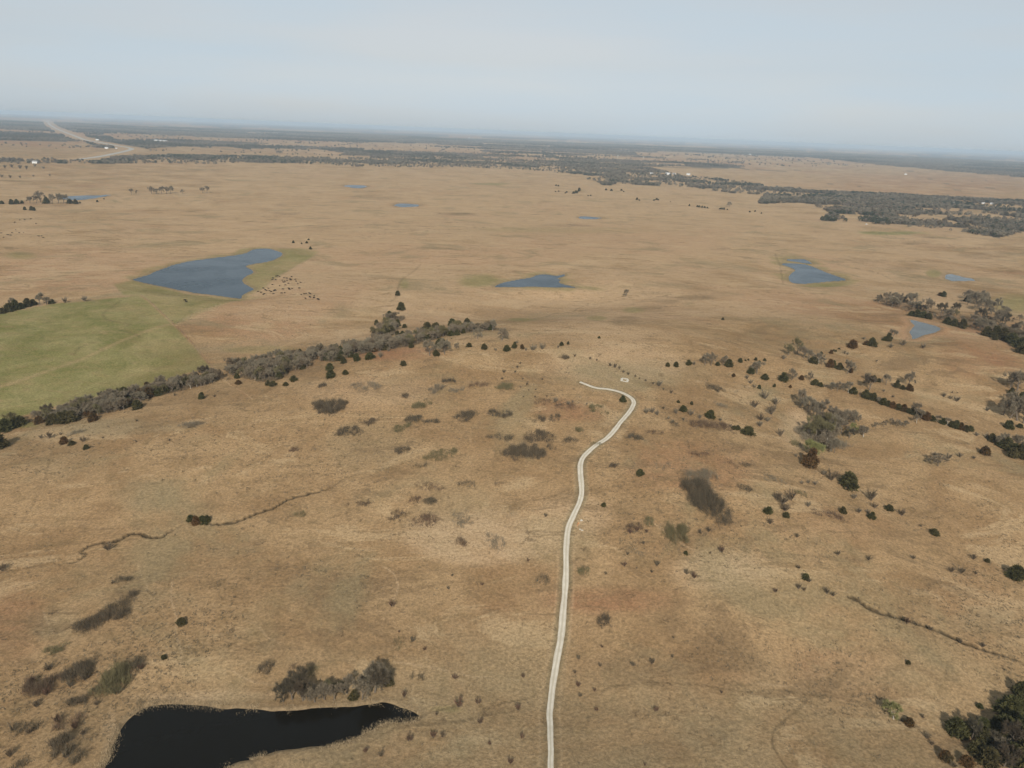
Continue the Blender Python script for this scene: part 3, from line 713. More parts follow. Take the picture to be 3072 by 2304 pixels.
def plant(kind, px_, py_, wpx, label, group=None, hs=1.0):
    x, y, t = px2w(px_, py_); x, y, t = float(x[0]), float(y[0]), float(t[0])
    nm, _, cat = KNAME[kind]
    i = count_k.get(kind, 0); count_k[kind] = i+1
    protos = PROTO[kind]; tm, cm = protos[(i*5+int(px_)) % len(protos)]
    wm = wpx*t/F*{'B': 1.2, 'K': 1.2, 'O': 1.2, 'P': 1.2, 'C': 1.08, 'R': 1.05}.get(kind, 1.0)
    e = bpy.data.objects.new(nm, None); e.empty_display_size = .5; col.objects.link(e)
    e.location = (x, y, gz(x, y)-.03)
    rs = random.Random(int(px_*7+py_*13))
    e.rotation_euler = (rs.gauss(0, .05), rs.gauss(0, .05), rs.random()*6.28); e.scale = (wm*(.92+.16*rs.random()), wm*(.92+.16*rs.random()), wm*hs*(.78+.34*rs.random())*{'B': 1.12, 'K': 1.12, 'O': 1.1, 'P': 1.15}.get(kind, 1.))
    for nm2, me in ((('stems', tm), ('twigs', cm)) if cat == 'bush' else (('trunk', tm), ('crown', cm))):
        o = bpy.data.objects.new(nm2, me); col.objects.link(o); o.parent = e
    tag(e, label, cat, group); return e

def plant_row(data, place, group):
    """data 'K,x,y,w ...'; labels by kind and order from the left"""
    L = []
    for q in data.split():
        f = q.split(','); L.append((f[0], float(f[1]), float(f[2]), float(f[3]), float(f[4]) if len(f) > 4 else 1.0))
    by = {}
    for q in L: by.setdefault(q[0], []).append(q)
    for k, qs in by.items():
        qs.sort(key=lambda q: q[1]); n = len(qs)
        for i, q in enumerate(qs):
            base = KNAME[k][1]
            if n == 1: lb = f'{base} {place}'
            elif i == 0: lb = f'leftmost {base} {place}'
            elif i == n-1: lb = f'rightmost {base} {place}'
            else: lb = f'{ORD[i]} {base} from left {place}'
            plant(q[0], q[1], q[2], q[3], lb, group, q[4])

# ------------------------------------------------------------------ solitary trees, each with its own label
SOLO = [
 ('C',1209,1096,19,'lone round cedar on the grass below the wood strip'),
 ('C',1869,1206,18,'small round cedar inside the bend of the gravel road'),
 ('C',2243,1304,36,'largest lone dark cedar right of the gravel road bend'),
 ('C',1921,1425,20,'round green cedar alone right of the road below its S bend'),
 ('C',1810,1519,14,'small round cedar close to the right side of the gravel road'),
 ('C',1797,1015,8,'tiny dark cedar alone on the grass above the road end'),
 ('C',2168,960,8,'tiny lone cedar on the open slope below the right pond'),
 ('R',2428,1400,48,'big rust brown cedar at the foot of the bare grove'),
 ('C',2545,1462,54,'dark cedar with brown tips below the bare grove on the right',.75),
 ('R',715,1153,18,'rust red cedar in front of the gap in the wood strip'),
 ('C',604,1197,17,'small cedar casting a shadow below the wood strip, left of the gap'),
 ('R',192,1330,27,'brown cedar on the slope below the left end of the wood',.9),
 ('C',217,1334,20,'dark cedar touching the brown cedar below the left wood',.8),
 ('C',-8,1345,60,'dark cedar cut by the left edge with a long shadow',1.0),
 ('C',260,1347,18,'small dark cedar alone below the left wood slope',.8),
 ('C',546,1872,30,'black looking round cedar alone in the lower left field',.8),
 ('C',492,1974,18,'small black looking cedar above the dark pond',.7),
 ('C',1203,930,25,'cedar standing alone above the wood spur on the creek'),
 ('C',2417,1737,20,'small black cedar at the edge of the pale slope on the right',.8),
 ('C',2802,1601,26,'low dark cedar alone on the fence line at right',.55),
 ('C',3050,1735,50,'dark cedar with a long shadow at the right edge'),
 ('C',2724,1990,16,'tiny dark cedar alone on the lower right slope',.8),
 ('Y',2681,2157,52,'budding willow with a white trunk at the head of the lower right gully'),
 ('R',2728,2172,30,'dark rusty cedar just right of the white trunk willow',.8),
 ('C',2939,2122,20,'small dark cedar above the lower right corner wood',.8),
 ('C',3061,2088,46,'dark cedar at the right edge above the corner wood with shadow'),
 ('Y',2431,1366,58,'wide yellow green tree at the bottom of the bare grove',.8),
 ('Y',2561,1304,28,'small yellow green tree on the right side of the bare grove'),
 ('B',1433,1016,21,'bare tree alone below the right end of the wood strip'),
 ('R',1567,1046,14,'small rust cedar in the row of bushes right of the wood strip'),
 ('B',2814,1398,44,'sprawling bare tree alone in the right hand pasture',.55),
 ('S',8,1712,42,'dark bush at the creek mouth on the left edge'),
 ('S',325,1650,42,'dark bush beside the winding creek on the left',.8),
 ('B',1877,890,14,'small bare tree on the creek line below the centre pond'),
 ('B',2188,622,12,'bare round tree alone on the far ridge at right'),
 ('C',1192,886,14,'cedar on the creek line above the lone cedar of the spur'),
 ('C',932,748,8,'cedar of the far little group beyond the big pond, the lowest',1.0),
]
for s in SOLO: plant(s[0], s[1], s[2], s[3], s[4], 'solitary trees on the prairie', s[5] if len(s) > 5 else 1.0)

plant_row('C,880,729,7 C,905,732,5 C,920,730,7 C,926,720,6', 'in the small group beyond the big pond', 'cedars beyond the big pond')
plant_row('C,572,1562,22 R,590,1572,26 C,607,1569,26 C,622,1564,22', 'in the clump on the winding creek', 'cedar clump on the creek')
plant_row('B,1369,1047,14 C,1407,1040,17 C,1453,1047,18 T,1487,1052,12 B,1505,1022,26 C,1520,1052,20 C,1543,1044,15 T,1551,1030,14 T,1578,1052,13 T,1598,1051,26 T,1627,1047,26 T,1674,1044,12 C,1684,1036,14 C,1704,1033,8 G,1354,1018,8', 'in the loose row right of the wood strip', 'loose row right of the wood strip')
plant_row('B,1290,1067,36 C,1308,1067,20 B,1335,1063,32 C,1324,1040,34 T,1345,1040,24', 'in the clump in front of the wood strip', 'clump in front of the wood strip')
plant_row('C,2003,1099,13 C,2028,1099,16 C,2066,1095,16 T,2082,1094,18 B,2115,1096,24 B,2133,1097,24 C,2153,1097,14 B,2169,1097,20 C,2185,1099,22 C,2220,1086,14 C,2236,1082,6 C,2245,1081,6 C,2267,1081,10 C,2278,1089,9 C,2294,1083,10', 'in the short hedge right of the road end', 'short hedge right of the road end')
plant_row('C,2252,1121,20 B,2270,1121,30 C,2294,1138,22 T,2241,1137,18 T,2252,1151,20 T,2263,1162,16 C,2278,1166,10 R,2200,1129,12 C,2350,1142,26 B,2375,1141,24 R,2404,1139,15 C,2445,1155,22 B,2429,1144,18 C,2461,1159,15 T,2476,1161,16 B,2494,1170,20 B,2512,1174,22 B,2530,1174,18 P,2545,1178,22 C,2559,1181,23 C,2278,1160,8 C,2323,1161,9 R,2371,1163,9', 'in the middle hedgerow at right', 'middle hedgerow on the right')
plant_row('O,2365,1066,24 O,2390,1063,30 T,2350,1078,20 B,2411,1074,26 B,2424,1079,20 C,2439,1089,26 P,2456,1091,24 B,2466,1094,18 R,2489,1101,24 C,2500,1102,18 C,2518,1108,20 B,2541,1121,28 R,2553,1118,13', 'in the upper hedgerow below the clay pond', 'upper hedgerow below the clay pond')
plant_row('C,2463,1061,9 R,2493,1061,11 C,2501,1053,6 C,2507,1055,6 C,2517,1048,7 T,2534,1061,14 T,2543,1064,14 R,2557,1043,28 T,2592,1018,15 R,2599,1035,18 C,2617,1039,25 C,2628,1041,8 C,2653,1022,13 C,2664,1023,20 B,2678,1017,18 T,2707,1036,30 T,2671,1043,22 T,2769,1045,22 S,2629,1085,10', 'in the row leading to the clay pond', 'row leading up to the clay pond')
plant_row('C,2621,1145,18 C,2635,1146,13 B,2599,1139,15 K,2608,1170,36 B,2658,1155,22 C,2689,1163,18 C,2707,1168,15 R,2729,1172,22 B,2725,1158,28 T,2651,1175,13 S,2678,1192,14', 'in the broken hedge above the long cedar row', 'broken hedge above the long cedar row')
plant_row('C,2597,1194,25 C,2610,1198,18 C,2620,1201,21 B,2635,1208,16 C,2649,1213,24 C,2662,1218,20 R,2678,1224,23 C,2695,1229,22 R,2711,1233,25 C,2725,1238,20 C,2740,1243,22 P,2751,1249,26 C,2753,1243,20 B,2765,1256,18 R,2780,1260,29 C,2796,1263,20 B,2813,1267,16 C,2827,1271,20 P,2840,1275,16 C,2853,1280,20 C,2867,1285,22 R,2882,1289,20 C,2896,1292,22 C,2909,1293,20', 'in the long cedar row at right', 'long dense cedar row on the right')
plant_row('B,2690,1280,18 B,2712,1280,18 B,2672,1275,15 P,2750,1270,18 B,2626,1285,12 B,2650,1282,12', 'in the thin line under the long cedar row', 'thin line under the long cedar row')
plant_row('S,2831,1191,20 T,2850,1197,18 T,2869,1204,28 T,2961,1233,24 S,2856,1179,8 S,2871,1180,8 T,2930,1308,20 T,2961,1315,22 T,2921,1376,18 T,2844,1377,26 T,2880,1372,22', 'on the pasture right of the long cedar row', 'bushes right of the long cedar row')
plant_row('B,3052,1172,50 B,3030,1165,36 C,3034,1182,18 C,3066,1200,24 B,3016,1202,18 B,3052,1262,60 B,3030,1255,44 B,3070,1270,50 C,3025,1285,26 C,3059,1283,18 B,3010,1245,30', 'in the bare copse on the right edge', 'bare copse on the right edge')
plant_row('C,2978,1326,26 R,2954,1364,27 B,2997,1339,24 C,3005,1342,30 C,3022,1350,34 B,3015,1335,26 C,3040,1358,36 C,3062,1372,44 C,3035,1372,30 B,3050,1345,30 C,3070,1350,30', 'in the dark cedar copse on the right edge', 'dark cedar copse on the right edge')
plant_row('B,2402,1217,32,1.05 B,2424,1235,34,1.05 B,2446,1253,34,1.05 B,2467,1250,34,1.05 B,2453,1268,32,1.05 B,2475,1272,36,1.05 B,2496,1275,39,1.05 B,2518,1279,41,1.05 B,2540,1275,36,1.05 B,2558,1279,32,1.05 B,2525,1300,36,1.05 B,2503,1300,39,1.05 O,2482,1297,39,1.05 K,2547,1315,25,1.05 B,2587,1304,20,1.05 P,2590,1311,23,1.05 B,2489,1319,39,1.05 O,2467,1322,41,1.05 O,2446,1315,43,1.05 O,2424,1311,34,1.05 B,2475,1337,36,1.05 B,2453,1344,34,1.05 B,2489,1355,32,1.05 B,2503,1358,27,1.05 P,2480,1325,27,1.05', 'in the large bare grove at right', 'large bare grove on the right')
plant_row('T,2341,1308,30 T,2312,1243,42 T,2326,1214,30 T,2294,1196,34 T,2301,1264,26 T,2279,1279,26 S,2263,1222,32 S,2281,1260,36 T,2388,1370,16', 'on the slope left of the bare grove', 'bushes left of the bare grove')
plant_row('C,2050,1234,20 C,2129,1253,26 C,2035,1208,9 C,2075,1214,9 C,2202,1288,16 C,2214,1290,15 T,2191,1281,15 T,2071,1246,24 T,2028,1241,22 T,1940,1240,26 T,1956,1238,26 T,1972,1246,24 T,1977,1158,28 S,1990,1228,14 T,2005,1258,14 T,2018,1268,14 T,2050,1262,14 T,2098,1255,18 T,2160,1262,18', 'on the slope right of the road bend', 'shrubs right of the road bend')
plant_row('S,1724,1070,12 S,1770,1078,12 S,1790,1082,10 S,1830,1098,16 S,1845,1103,18 S,1858,1108,14 S,1870,1118,14 S,1885,1125,14 S,1905,1130,10 S,1918,1137,9 S,1936,1144,12 S,1960,1153,12 S,1990,1170,10 S,2013,1180,14', 'along the old fence line above the road end', 'bushes along the old fence line')
plant_row('S,1552,1104,14 S,1560,1092,12 S,1545,1118,12 S,1506,1138,12 S,1512,1118,16 S,1581,1155,12 S,1562,1163,9 S,1569,1138,10 S,1586,1172,8 S,1607,1170,8 S,1605,1192,10 S,1570,1192,8 S,1627,1140,10 S,1640,1190,9 T,1665,1207,22 T,1705,1215,18 T,1718,1208,12 T,1760,1214,8', 'in the scatter left of the road end', 'scatter of bushes left of the road end')
# lower right corner wood
plant_row('C,2869,2200,62 C,2905,2196,40 K,2916,2215,44 C,2945,2190,44 C,3035,2145,80 C,3060,2125,50 K,2977,2248,50 C,2950,2232,50 C,3013,2198,70 C,2990,2190,46 K,3030,2250,56 C,3045,2240,64 C,3000,2235,50 C,3065,2215,70 C,2960,2292,66 K,3010,2300,60 C,3035,2290,60 C,3070,2300,90 P,2998,2262,44 C,2925,2260,44 R,2836,2278,34 R,2900,2296,40 S,2768,2153,18 S,2779,2214,30 S,2795,2235,22 S,2860,2300,30', 'in the wood of the lower right corner', 'wood in the lower right corner')
# thicket by the near pond
plant_row('K,851,2104,44 K,877,2096,48 K,895,2076,54 O,872,2078,30 K,909,2102,44 B,945,2106,44 K,930,2090,40 B,974,2098,46 B,1003,2099,44 O,985,2080,36 C,1021,2066,30 C,1061,2095,28 B,1040,2078,44 B,1086,2098,46 B,1104,2074,50 K,1125,2072,60 B,1146,2056,50 B,1130,2045,56 C,1164,2048,30 B,1118,2050,50', 'in the thicket by the dark pond', 'thicket on the bank of the dark pond')
plant_row('S,2493,1440,44 T,2470,1425,26 S,2612,1500,46 S,2623,1524,26 C,2666,1530,24 S,2704,1546,32 C,2614,1556,22 C,2529,1539,20 C,2357,1550,20 C,2305,1540,26 S,2762,1580,14 S,2310,1572,28 T,2424,1520,24 T,2576,1538,24 T,2605,1540,22 T,2561,1496,24 T,2446,1455,18 T,2406,1452,18 T,2425,1450,16 S,2345,1512,48 S,2372,1500,44 S,2330,1498,40 S,2355,1532,40', 'along the fence line below the bare grove', 'bushes below the bare grove')
plant_row('S,2390,1612,20 S,2395,1706,20 S,2513,1665,22 S,2605,1680,24 S,2740,1677,20 S,2854,1716,26 S,2883,1720,26 S,2926,1722,18 S,2919,1678,26 C,2961,1686,14 S,2425,1745,22 S,2395,1766,26 S,2412,1772,20 S,2480,1780,26 S,2498,1788,22 U,2326,1777,22 S,2880,1922,22 S,2945,1940,28 S,2789,1890,26 U,2720,1870,30 S,2576,1795,7', 'on the open slope at lower right', 'bushes on the lower right slope')
plant_row('U,1939,1598,17 S,2126,1595,24 S,2100,1600,20 C,2057,1662,13 U,2164,1656,30 S,1970,1697,24 U,1872,1699,22 U,2082,1734,28 S,2060,1722,24 U,1583,1684,17 S,1637,1550,20 S,1930,1632,16 S,2223,1580,9 U,1890,1600,24 U,1910,1595,24 S,1882,1665,14 S,1910,1706,8 S,1817,1723,12 S,2130,1660,12 S,1955,1718,16 S,2052,1600,20', 'on the slope right of the straight road', 'bushes right of the straight road')
plant_row('U,1177,1820,28 S,1238,1925,28 U,1198,1896,12 U,1274,1950,18 U,1434,2112,28 U,1376,2122,40 U,1441,2170,28 U,1227,2228,34 U,1300,2216,34 S,1330,2214,30 U,1097,2265,24 S,1144,2272,30 U,1531,2290,26 U,1470,2234,20 U,1365,2036,26 U,1213,2092,26 U,1554,2130,28 U,1569,2032,18 U,1565,2216,24 U,1445,1756,16 S,1356,1728,14 S,1345,1768,14 S,1310,2150,18', 'on the grass left of the straight road', 'bushes left of the straight road')
plant_row('U,1735,2060,24 U,1784,2075,16 U,1789,2132,20 U,1967,2134,26 U,2164,2080,15 S,1898,1998,22 S,1955,1992,28 S,2017,1972,16 U,1533,2290,22 U,1934,2297,14 S,1740,2090,18 S,1725,2020,16 U,1806,1942,14 S,2020,1915,9 S,1736,1978,20 S,1800,2000,18', 'right of the road at the bottom', 'bushes near the bottom of the road')
plant_row('C,412,1226,30 C,376,1224,26 R,278,1262,30 C,213,1265,44 C,185,1268,34 C,159,1271,34 R,119,1269,28 R,445,1193,30 C,492,1181,28 C,524,1171,22 C,374,1196,32 R,420,1193,26 C,475,1186,24 C,18,1292,40 C,40,1284,30 C,60,1276,34 C,-15,1296,36 O,34,1276,30', 'on the front edge of the left wood', 'cedars on the front edge of the left wood')
plant_row('C,711,1135,15 C,804,1156,15 C,819,1157,20 C,857,1157,16 C,837,1136,20 C,881,1143,22 C,993,1132,28 C,989,1110,22 C,1036,1123,18 C,1069,1083,20 C,1018,1081,26 C,1031,1089,20 C,1053,1072,18 C,1107,1054,22 R,1123,1055,20 C,1152,1050,20 C,1176,1043,20 C,1111,1075,26 T,1142,1072,26 T,1165,1054,16 C,1234,1043,15 C,1286,1019,20 C,1351,1007,20 C,1371,1005,16 C,1389,1000,15 C,1420,990,20 C,1447,990,20 C,1471,990,15', 'on the front edge of the wood strip', 'cedars on the front edge of the wood strip')
plant_row('C,1281,988,23 C,1308,992,28 C,1357,978,25 C,1402,976,22 C,1155,1003,26 C,1172,1000,22 C,1192,979,18 C,1214,983,14 C,1192,1005,15 C,1207,1003,14 C,1169,950,20 C,1130,975,14', 'on the back edge of the wood strip', 'cedars on the back edge of the wood strip')
plant_row('S,309,1315,11 S,410,1264,12 S,524,1188,13 S,644,1191,13 S,508,1323,11 S,409,1327,9 S,250,1325,26 S,148,1315,30 S,125,1315,18 S,182,1305,14', 'on the slope below the left wood', 'bushes below the left wood')
plant_row('C,1735,575,6 C,1728,580,10 C,1720,581,8 C,1738,573,9 C,1700,578,5 C,1696,580,4 C,1764,588,4 C,1772,588,4 C,1666,576,4 C,1676,575,4 C,1668,558,5 C,1675,559,5', 'on the far ridge left of centre', 'cedars on the far ridge left of centre')
plant_row('C,1818,571,7 C,1834,573,7 C,1864,572,6 C,1871,576,4 C,1911,600,7 C,1918,602,4 C,1962,602,5 C,1970,600,7 C,1975,601,5 C,2011,606,3 C,2068,618,5 C,2092,621,6 C,2098,622,6 C,2106,623,6 C,2114,624,6 C,2122,625,5 C,2160,628,6 C,2166,628,6 C,2172,629,6 C,2182,630,4 C,2249,637,5 C,2265,635,5 C,2284,641,4', 'on the far ridge right of centre', 'cedars on the far ridge right of centre')
plant_row('C,5,612,12 C,35,613,14 C,50,612,14 C,66,611,10 B,90,610,16 B,122,605,24 B,110,610,18 C,140,611,18 B,158,611,18 B,175,610,20 B,192,610,18 C,210,611,16 C,228,612,14 C,240,609,5 C,74,630,10 C,95,631,12 C,102,632,10 C,292,606,6 C,312,598,4', 'in the far clump by the small left pond', 'far clump by the small left pond')
plant_row('B,455,582,16 B,470,583,14 B,485,582,16 B,500,581,16 B,512,580,14 B,548,582,9 B,608,579,12 B,622,579,12 B,395,584,10 B,410,583,9', 'in the thin far row at left', 'thin far row right of the small left pond')
plant_row('T,15,505,16 T,35,503,18 T,60,506,20 T,80,508,16 T,105,500,14 T,130,506,12 T,5,532,14 T,30,534,14 T,60,533,12 T,100,530,10 T,150,528,10', 'in the far brush at the left edge', 'far brush at the left edge')
plant_row('C,5,940,22 C,24,935,26 C,45,930,26 C,62,926,22 C,82,920,24 C,98,916,22 B,120,915,24 B,140,913,20 C,155,911,16 B,40,926,20 T,195,908,24 T,255,904,26', 'in the hedge topping the green field', 'hedge at the top left of the green field')
# right wood line beyond the clay pond
rw_rng = np.random.default_rng(5)
def fill(poly, n, kinds, w0, w1, label, group, mind, seed, hs=1.0):
    r_ = np.random.default_rng(seed); P = poly; xs = [p[0] for p in P]; ys = [p[1] for p in P]; got = []
    tries = 0
    while len(got) < n and tries < 20000:
        tries += 1
        a = r_.uniform(min(xs), max(xs)); b = r_.uniform(min(ys), max(ys))
        if not in_poly(np.array([a]), np.array([b]), P)[0]: continue
        if any(((a-q[0])/mind)**2+((b-q[1])/(mind*.42))**2 < 1 for q in got): continue
        got.append((a, b)); k = kinds[r_.integers(0, len(kinds))]
        plant(k, a, b, r_.uniform(w0, w1), label.replace('KIND', KNAME[k][1]), group, hs)
    return got
WA = pts('85,1266 170,1246 260,1216 330,1196 440,1171 560,1136 625,1130 690,1140 600,1162 540,1175 430,1200 420,1222 330,1240 220,1262 110,1266')
WBp = pts('680,1105 760,1087 850,1074 935,1064 945,1072 930,1092 925,1107 880,1117 860,1127 835,1142 780,1147 735,1137 690,1127')
WC = pts('940,1064 1010,1052 1080,1042 1130,1027 1200,1024 1260,1014 1320,1002 1390,990 1470,987 1510,991 1440,995 1395,1000 1335,1010 1290,1026 1215,1042 1120,1057 1060,1070 1015,1080 1000,1087 960,1084')
WD = pts('1115,1002 1140,982 1160,952 1200,950 1215,957 1180,977 1185,997 1170,1012 1120,1017')
fill(WA, 52, 'BBBBKKP', 17, 27, 'KIND in the crowded left wood below the green field', 'trees of the left wood', 8, 1)
fill(WBp, 38, 'BBBBBKOP', 15, 23, 'KIND in the broad blob of the wood strip beside the gap', 'trees of the wood strip blob', 7, 2)
fill(WC, 54, 'BBBBBKOP', 14, 23, 'KIND in the crowded middle of the wood strip', 'trees of the wood strip', 7, 3)
fill(WD, 8, 'BBO', 15, 22, 'KIND on the upward spur of the wood strip', 'trees of the wood spur', 8, 4)
WR = pts('2620,905 2680,895 2750,910 2860,940 2960,965 3072,1000 3072,1035 3000,1010 2920,990 2850,968 2760,945 2700,930')
fill(WA, 20, 'CCR', 17, 27, 'KIND half hidden inside the left wood', 'cedars inside the left wood', 12, 21, 1.1)
fill(WBp, 8, 'C', 14, 20, 'KIND half hidden inside the wood strip blob', 'cedars inside the wood strip blob', 12, 22, 1.1)
fill(WC, 16, 'C', 14, 20, 'KIND half hidden inside the wood strip', 'cedars inside the wood strip', 12, 23, 1.1)
fill(WR, 26, 'BBK', 20, 30, 'KIND in the wood behind the clay pond', 'trees behind the clay pond', 11, 6)
plant_row('C,2735,948,20 C,2750,952,22 C,2768,956,24 C,2785,960,22 C,2840,975,22 C,2860,982,26 C,2885,988,26 C,2960,1008,30 C,2985,1014,30 C,3010,1020,34 C,3035,1030,34 C,3062,1045,40 C,3068,1060,34 C,2755,925,16 C,2705,905,16 C,2985,1020,16', 'in the wood behind the clay pond', 'cedars behind the clay pond')
fill(pts('2860,898 2900,888 2960,905 3072,960 3072,975 2990,950 2920,925'), 8, 'BB', 20, 30, 'KIND in the upper wood at the right edge', 'trees of the upper right wood', 12, 8)
plant_row('C,2830,890,16 R,2820,887,12 C,2900,905,16', 'above the wood behind the clay pond', 'cedars above the right wood')

# ------------------------------------------------------------------ brush thickets: low masses of twigs, each its own mesh
def thicket(px_, py_, wpx, hpx, mat, label, group, hgt=1.3, dens=16., rot=0., seed=0, wisp=.5, poly=None):
    x, y, t = px2w([px_, px_], [py_, py_+hpx*.5]); d = t[0]
    sc_px = F/d; dep = math.atan2(H, math.hypot(x[0], y[0]))
    a = 1.22*wpx/2/sc_px; b = 1.15*max(.6, (hpx/2/sc_px-hgt*math.cos(dep)*.35)/math.sin(dep))
    r_ = np.random.default_rng(int(px_*3+py_*11)+seed)
    n = int(min(26000, max(120, dens*math.pi*a*b)))
    ph = r_.random()*100; mm = n*4
    subs = [(0, 0, .8, .8)]+[(r_.uniform(-.6, .6), r_.uniform(-.6, .6), r_.uniform(.25, .6), r_.uniform(.25, .6)) for _ in range(5)]
    u = r_.uniform(-1.1, 1.1, mm); v = r_.uniform(-1.1, 1.1, mm)
    rag = (fbm(u*2.6+ph, v*2.6+ph, 3, 4)-.47)*1.5
    f = np.max([1-np.hypot((u-p)/c_, (v-q_)/e_) for p, q_, c_, e_ in subs], axis=0)+rag*1.15
    rr = np.clip(1-f, 0, 1)
    nn = fbm(u*a/1.7+ph, v*b/1.7+ph, 5, 3)
    keep = (r_.random(mm) < np.clip(f*1.7+.02, 0, 1)) & (r_.random(mm) < np.clip(.3+(nn-.44)*6.5*wisp+(1-wisp)*.5, .04, 1))
    if poly:
        W = wline(smooth_line(poly, 6, True)); n = int(min(26000, dens*.5*abs(np.sum(W[:, 0]*np.roll(W[:, 1], -1)-np.roll(W[:, 0], -1)*W[:, 1]))))
        mm = n*5; gx_ = r_.uniform(W[:, 0].min()-1, W[:, 0].max()+1, mm); gy_ = r_.uniform(W[:, 1].min()-1, W[:, 1].max()+1, mm)
        dd = line_dist(gx_, gy_, W[::2], True); f = np.where(in_poly(gx_, gy_, W), dd, -dd)/3.2+(fbm(gx_/3.1, gy_/3.1, 3, 4)-.46)*2.6
        rr = np.clip(1-f, 0, 1); nn = fbm(gx_/1.7, gy_/1.7, 5, 3)
        keep = (r_.random(mm) < np.clip(f*1.6, 0, 1)) & (r_.random(mm) < np.clip(.35+(nn-.42)*5*wisp+(1-wisp)*.5, .04, 1))
        fx, fy = x[0]/math.hypot(x[0], y[0]), y[0]/math.hypot(x[0], y[0]); dx_, dy_ = gx_-x[0], gy_-y[0]
        u = (dx_*fy-dy_*fx)/a; v = (dx_*fx+dy_*fy)/b
    u = u[keep][:n]; v = v[keep][:n]; rr = rr[keep][:n]; n = len(u)
    fx, fy = x[0]/math.hypot(x[0], y[0]), y[0]/math.hypot(x[0], y[0])     # away from the viewer's foot point
    cs, sn = math.cos(rot), math.sin(rot)
    lu, lv = u*a, v*b
    X = lu*fy+lv*fx; Y = -lu*fx+lv*fy
    X, Y = X*cs-Y*sn, X*sn+Y*cs
    hh = 1.6*hgt*(.35+1.3*fbm(u*a/3+ph+5, v*b/3+ph, 6, 3))*(1-.5*rr**2)
    gx = X+x[0]; gy = Y+y[0]; z0 = ground_h(gx, gy); c0 = gz(x[0], y[0])
    lift = r_.random(n)**1.3*hh*.75
    root = np.stack([X, Y, z0-c0+lift], 1)
    dv = rand_dirs(n, r_)*.75; dv[:, 2] = np.abs(dv[:, 2])+.55; dv /= np.linalg.norm(dv, axis=1)[:, None]
    pxm = d/F*3
    V, Fc = blades(root, dv, hh*(.35+.45*r_.random(n)), (.05+.06*r_.random(n))*max(1., pxm/.45), r_)
    e = bpy.data.objects.new('thicket', None); col.objects.link(e); e.location = (x[0], y[0], c0)
    obj('brush', mesh_np('brush', V, Fc, 3), M[mat], e)
    k = r_.random(n) < .22; m_ = int(k.sum()); dv2 = rand_dirs(m_, r_)*.32; dv2[:, 2] = 1.; dv2 /= np.linalg.norm(dv2, axis=1)[:, None]
    rt = root[k].copy(); rt[:, 2] = (z0-c0)[k]+.1*hh[k]
    V2, F2 = blades(rt, dv2, hh[k]*(.9+.9*r_.random(m_)), (.045+.05*r_.random(m_))*max(1., pxm/.45), r_)
    obj('stems', mesh_np('stems', V2, F2, 3), M['olive' if mat == 'olive' else ('twig' if mat == 'twig' else 'bushtwig')], e)
    tag(e, label, 'thicket', group); return e

def thickets(data, place, group, names):
    L = []
    for q in data.split():
        f = q.split(','); L.append((f[0], float(f[1]), float(f[2]), float(f[3]), float(f[4]), float(f[5]) if len(f) > 5 else 1.3, float(f[6]) if len(f) > 6 else 1.0))
    by = {}
    for q in L: by.setdefault(q[0], []).append(q)
    MAT = {'d': 'twigdark', 'o': 'olive', 'r': 'twigred', 'g': 'twig'}
    for k, qs in by.items():
        qs.sort(key=lambda q: q[1]); n = len(qs); base = names[k]
        for i, q in enumerate(qs):
            lb = f'{base} {place}' if n == 1 else (f'leftmost {base} {place}' if i == 0 else (f'rightmost {base} {place}' if i == n-1 else f'{ORD[i]} {base} from left {place}'))
            thicket(q[1], q[2], q[3], q[4], MAT[k], lb, group, q[5], 16*q[6])
NM = {'d': 'low dark brush patch', 'o': 'low olive brush patch', 'r': 'low reddish brush patch', 'g': 'low grey brush patch'}
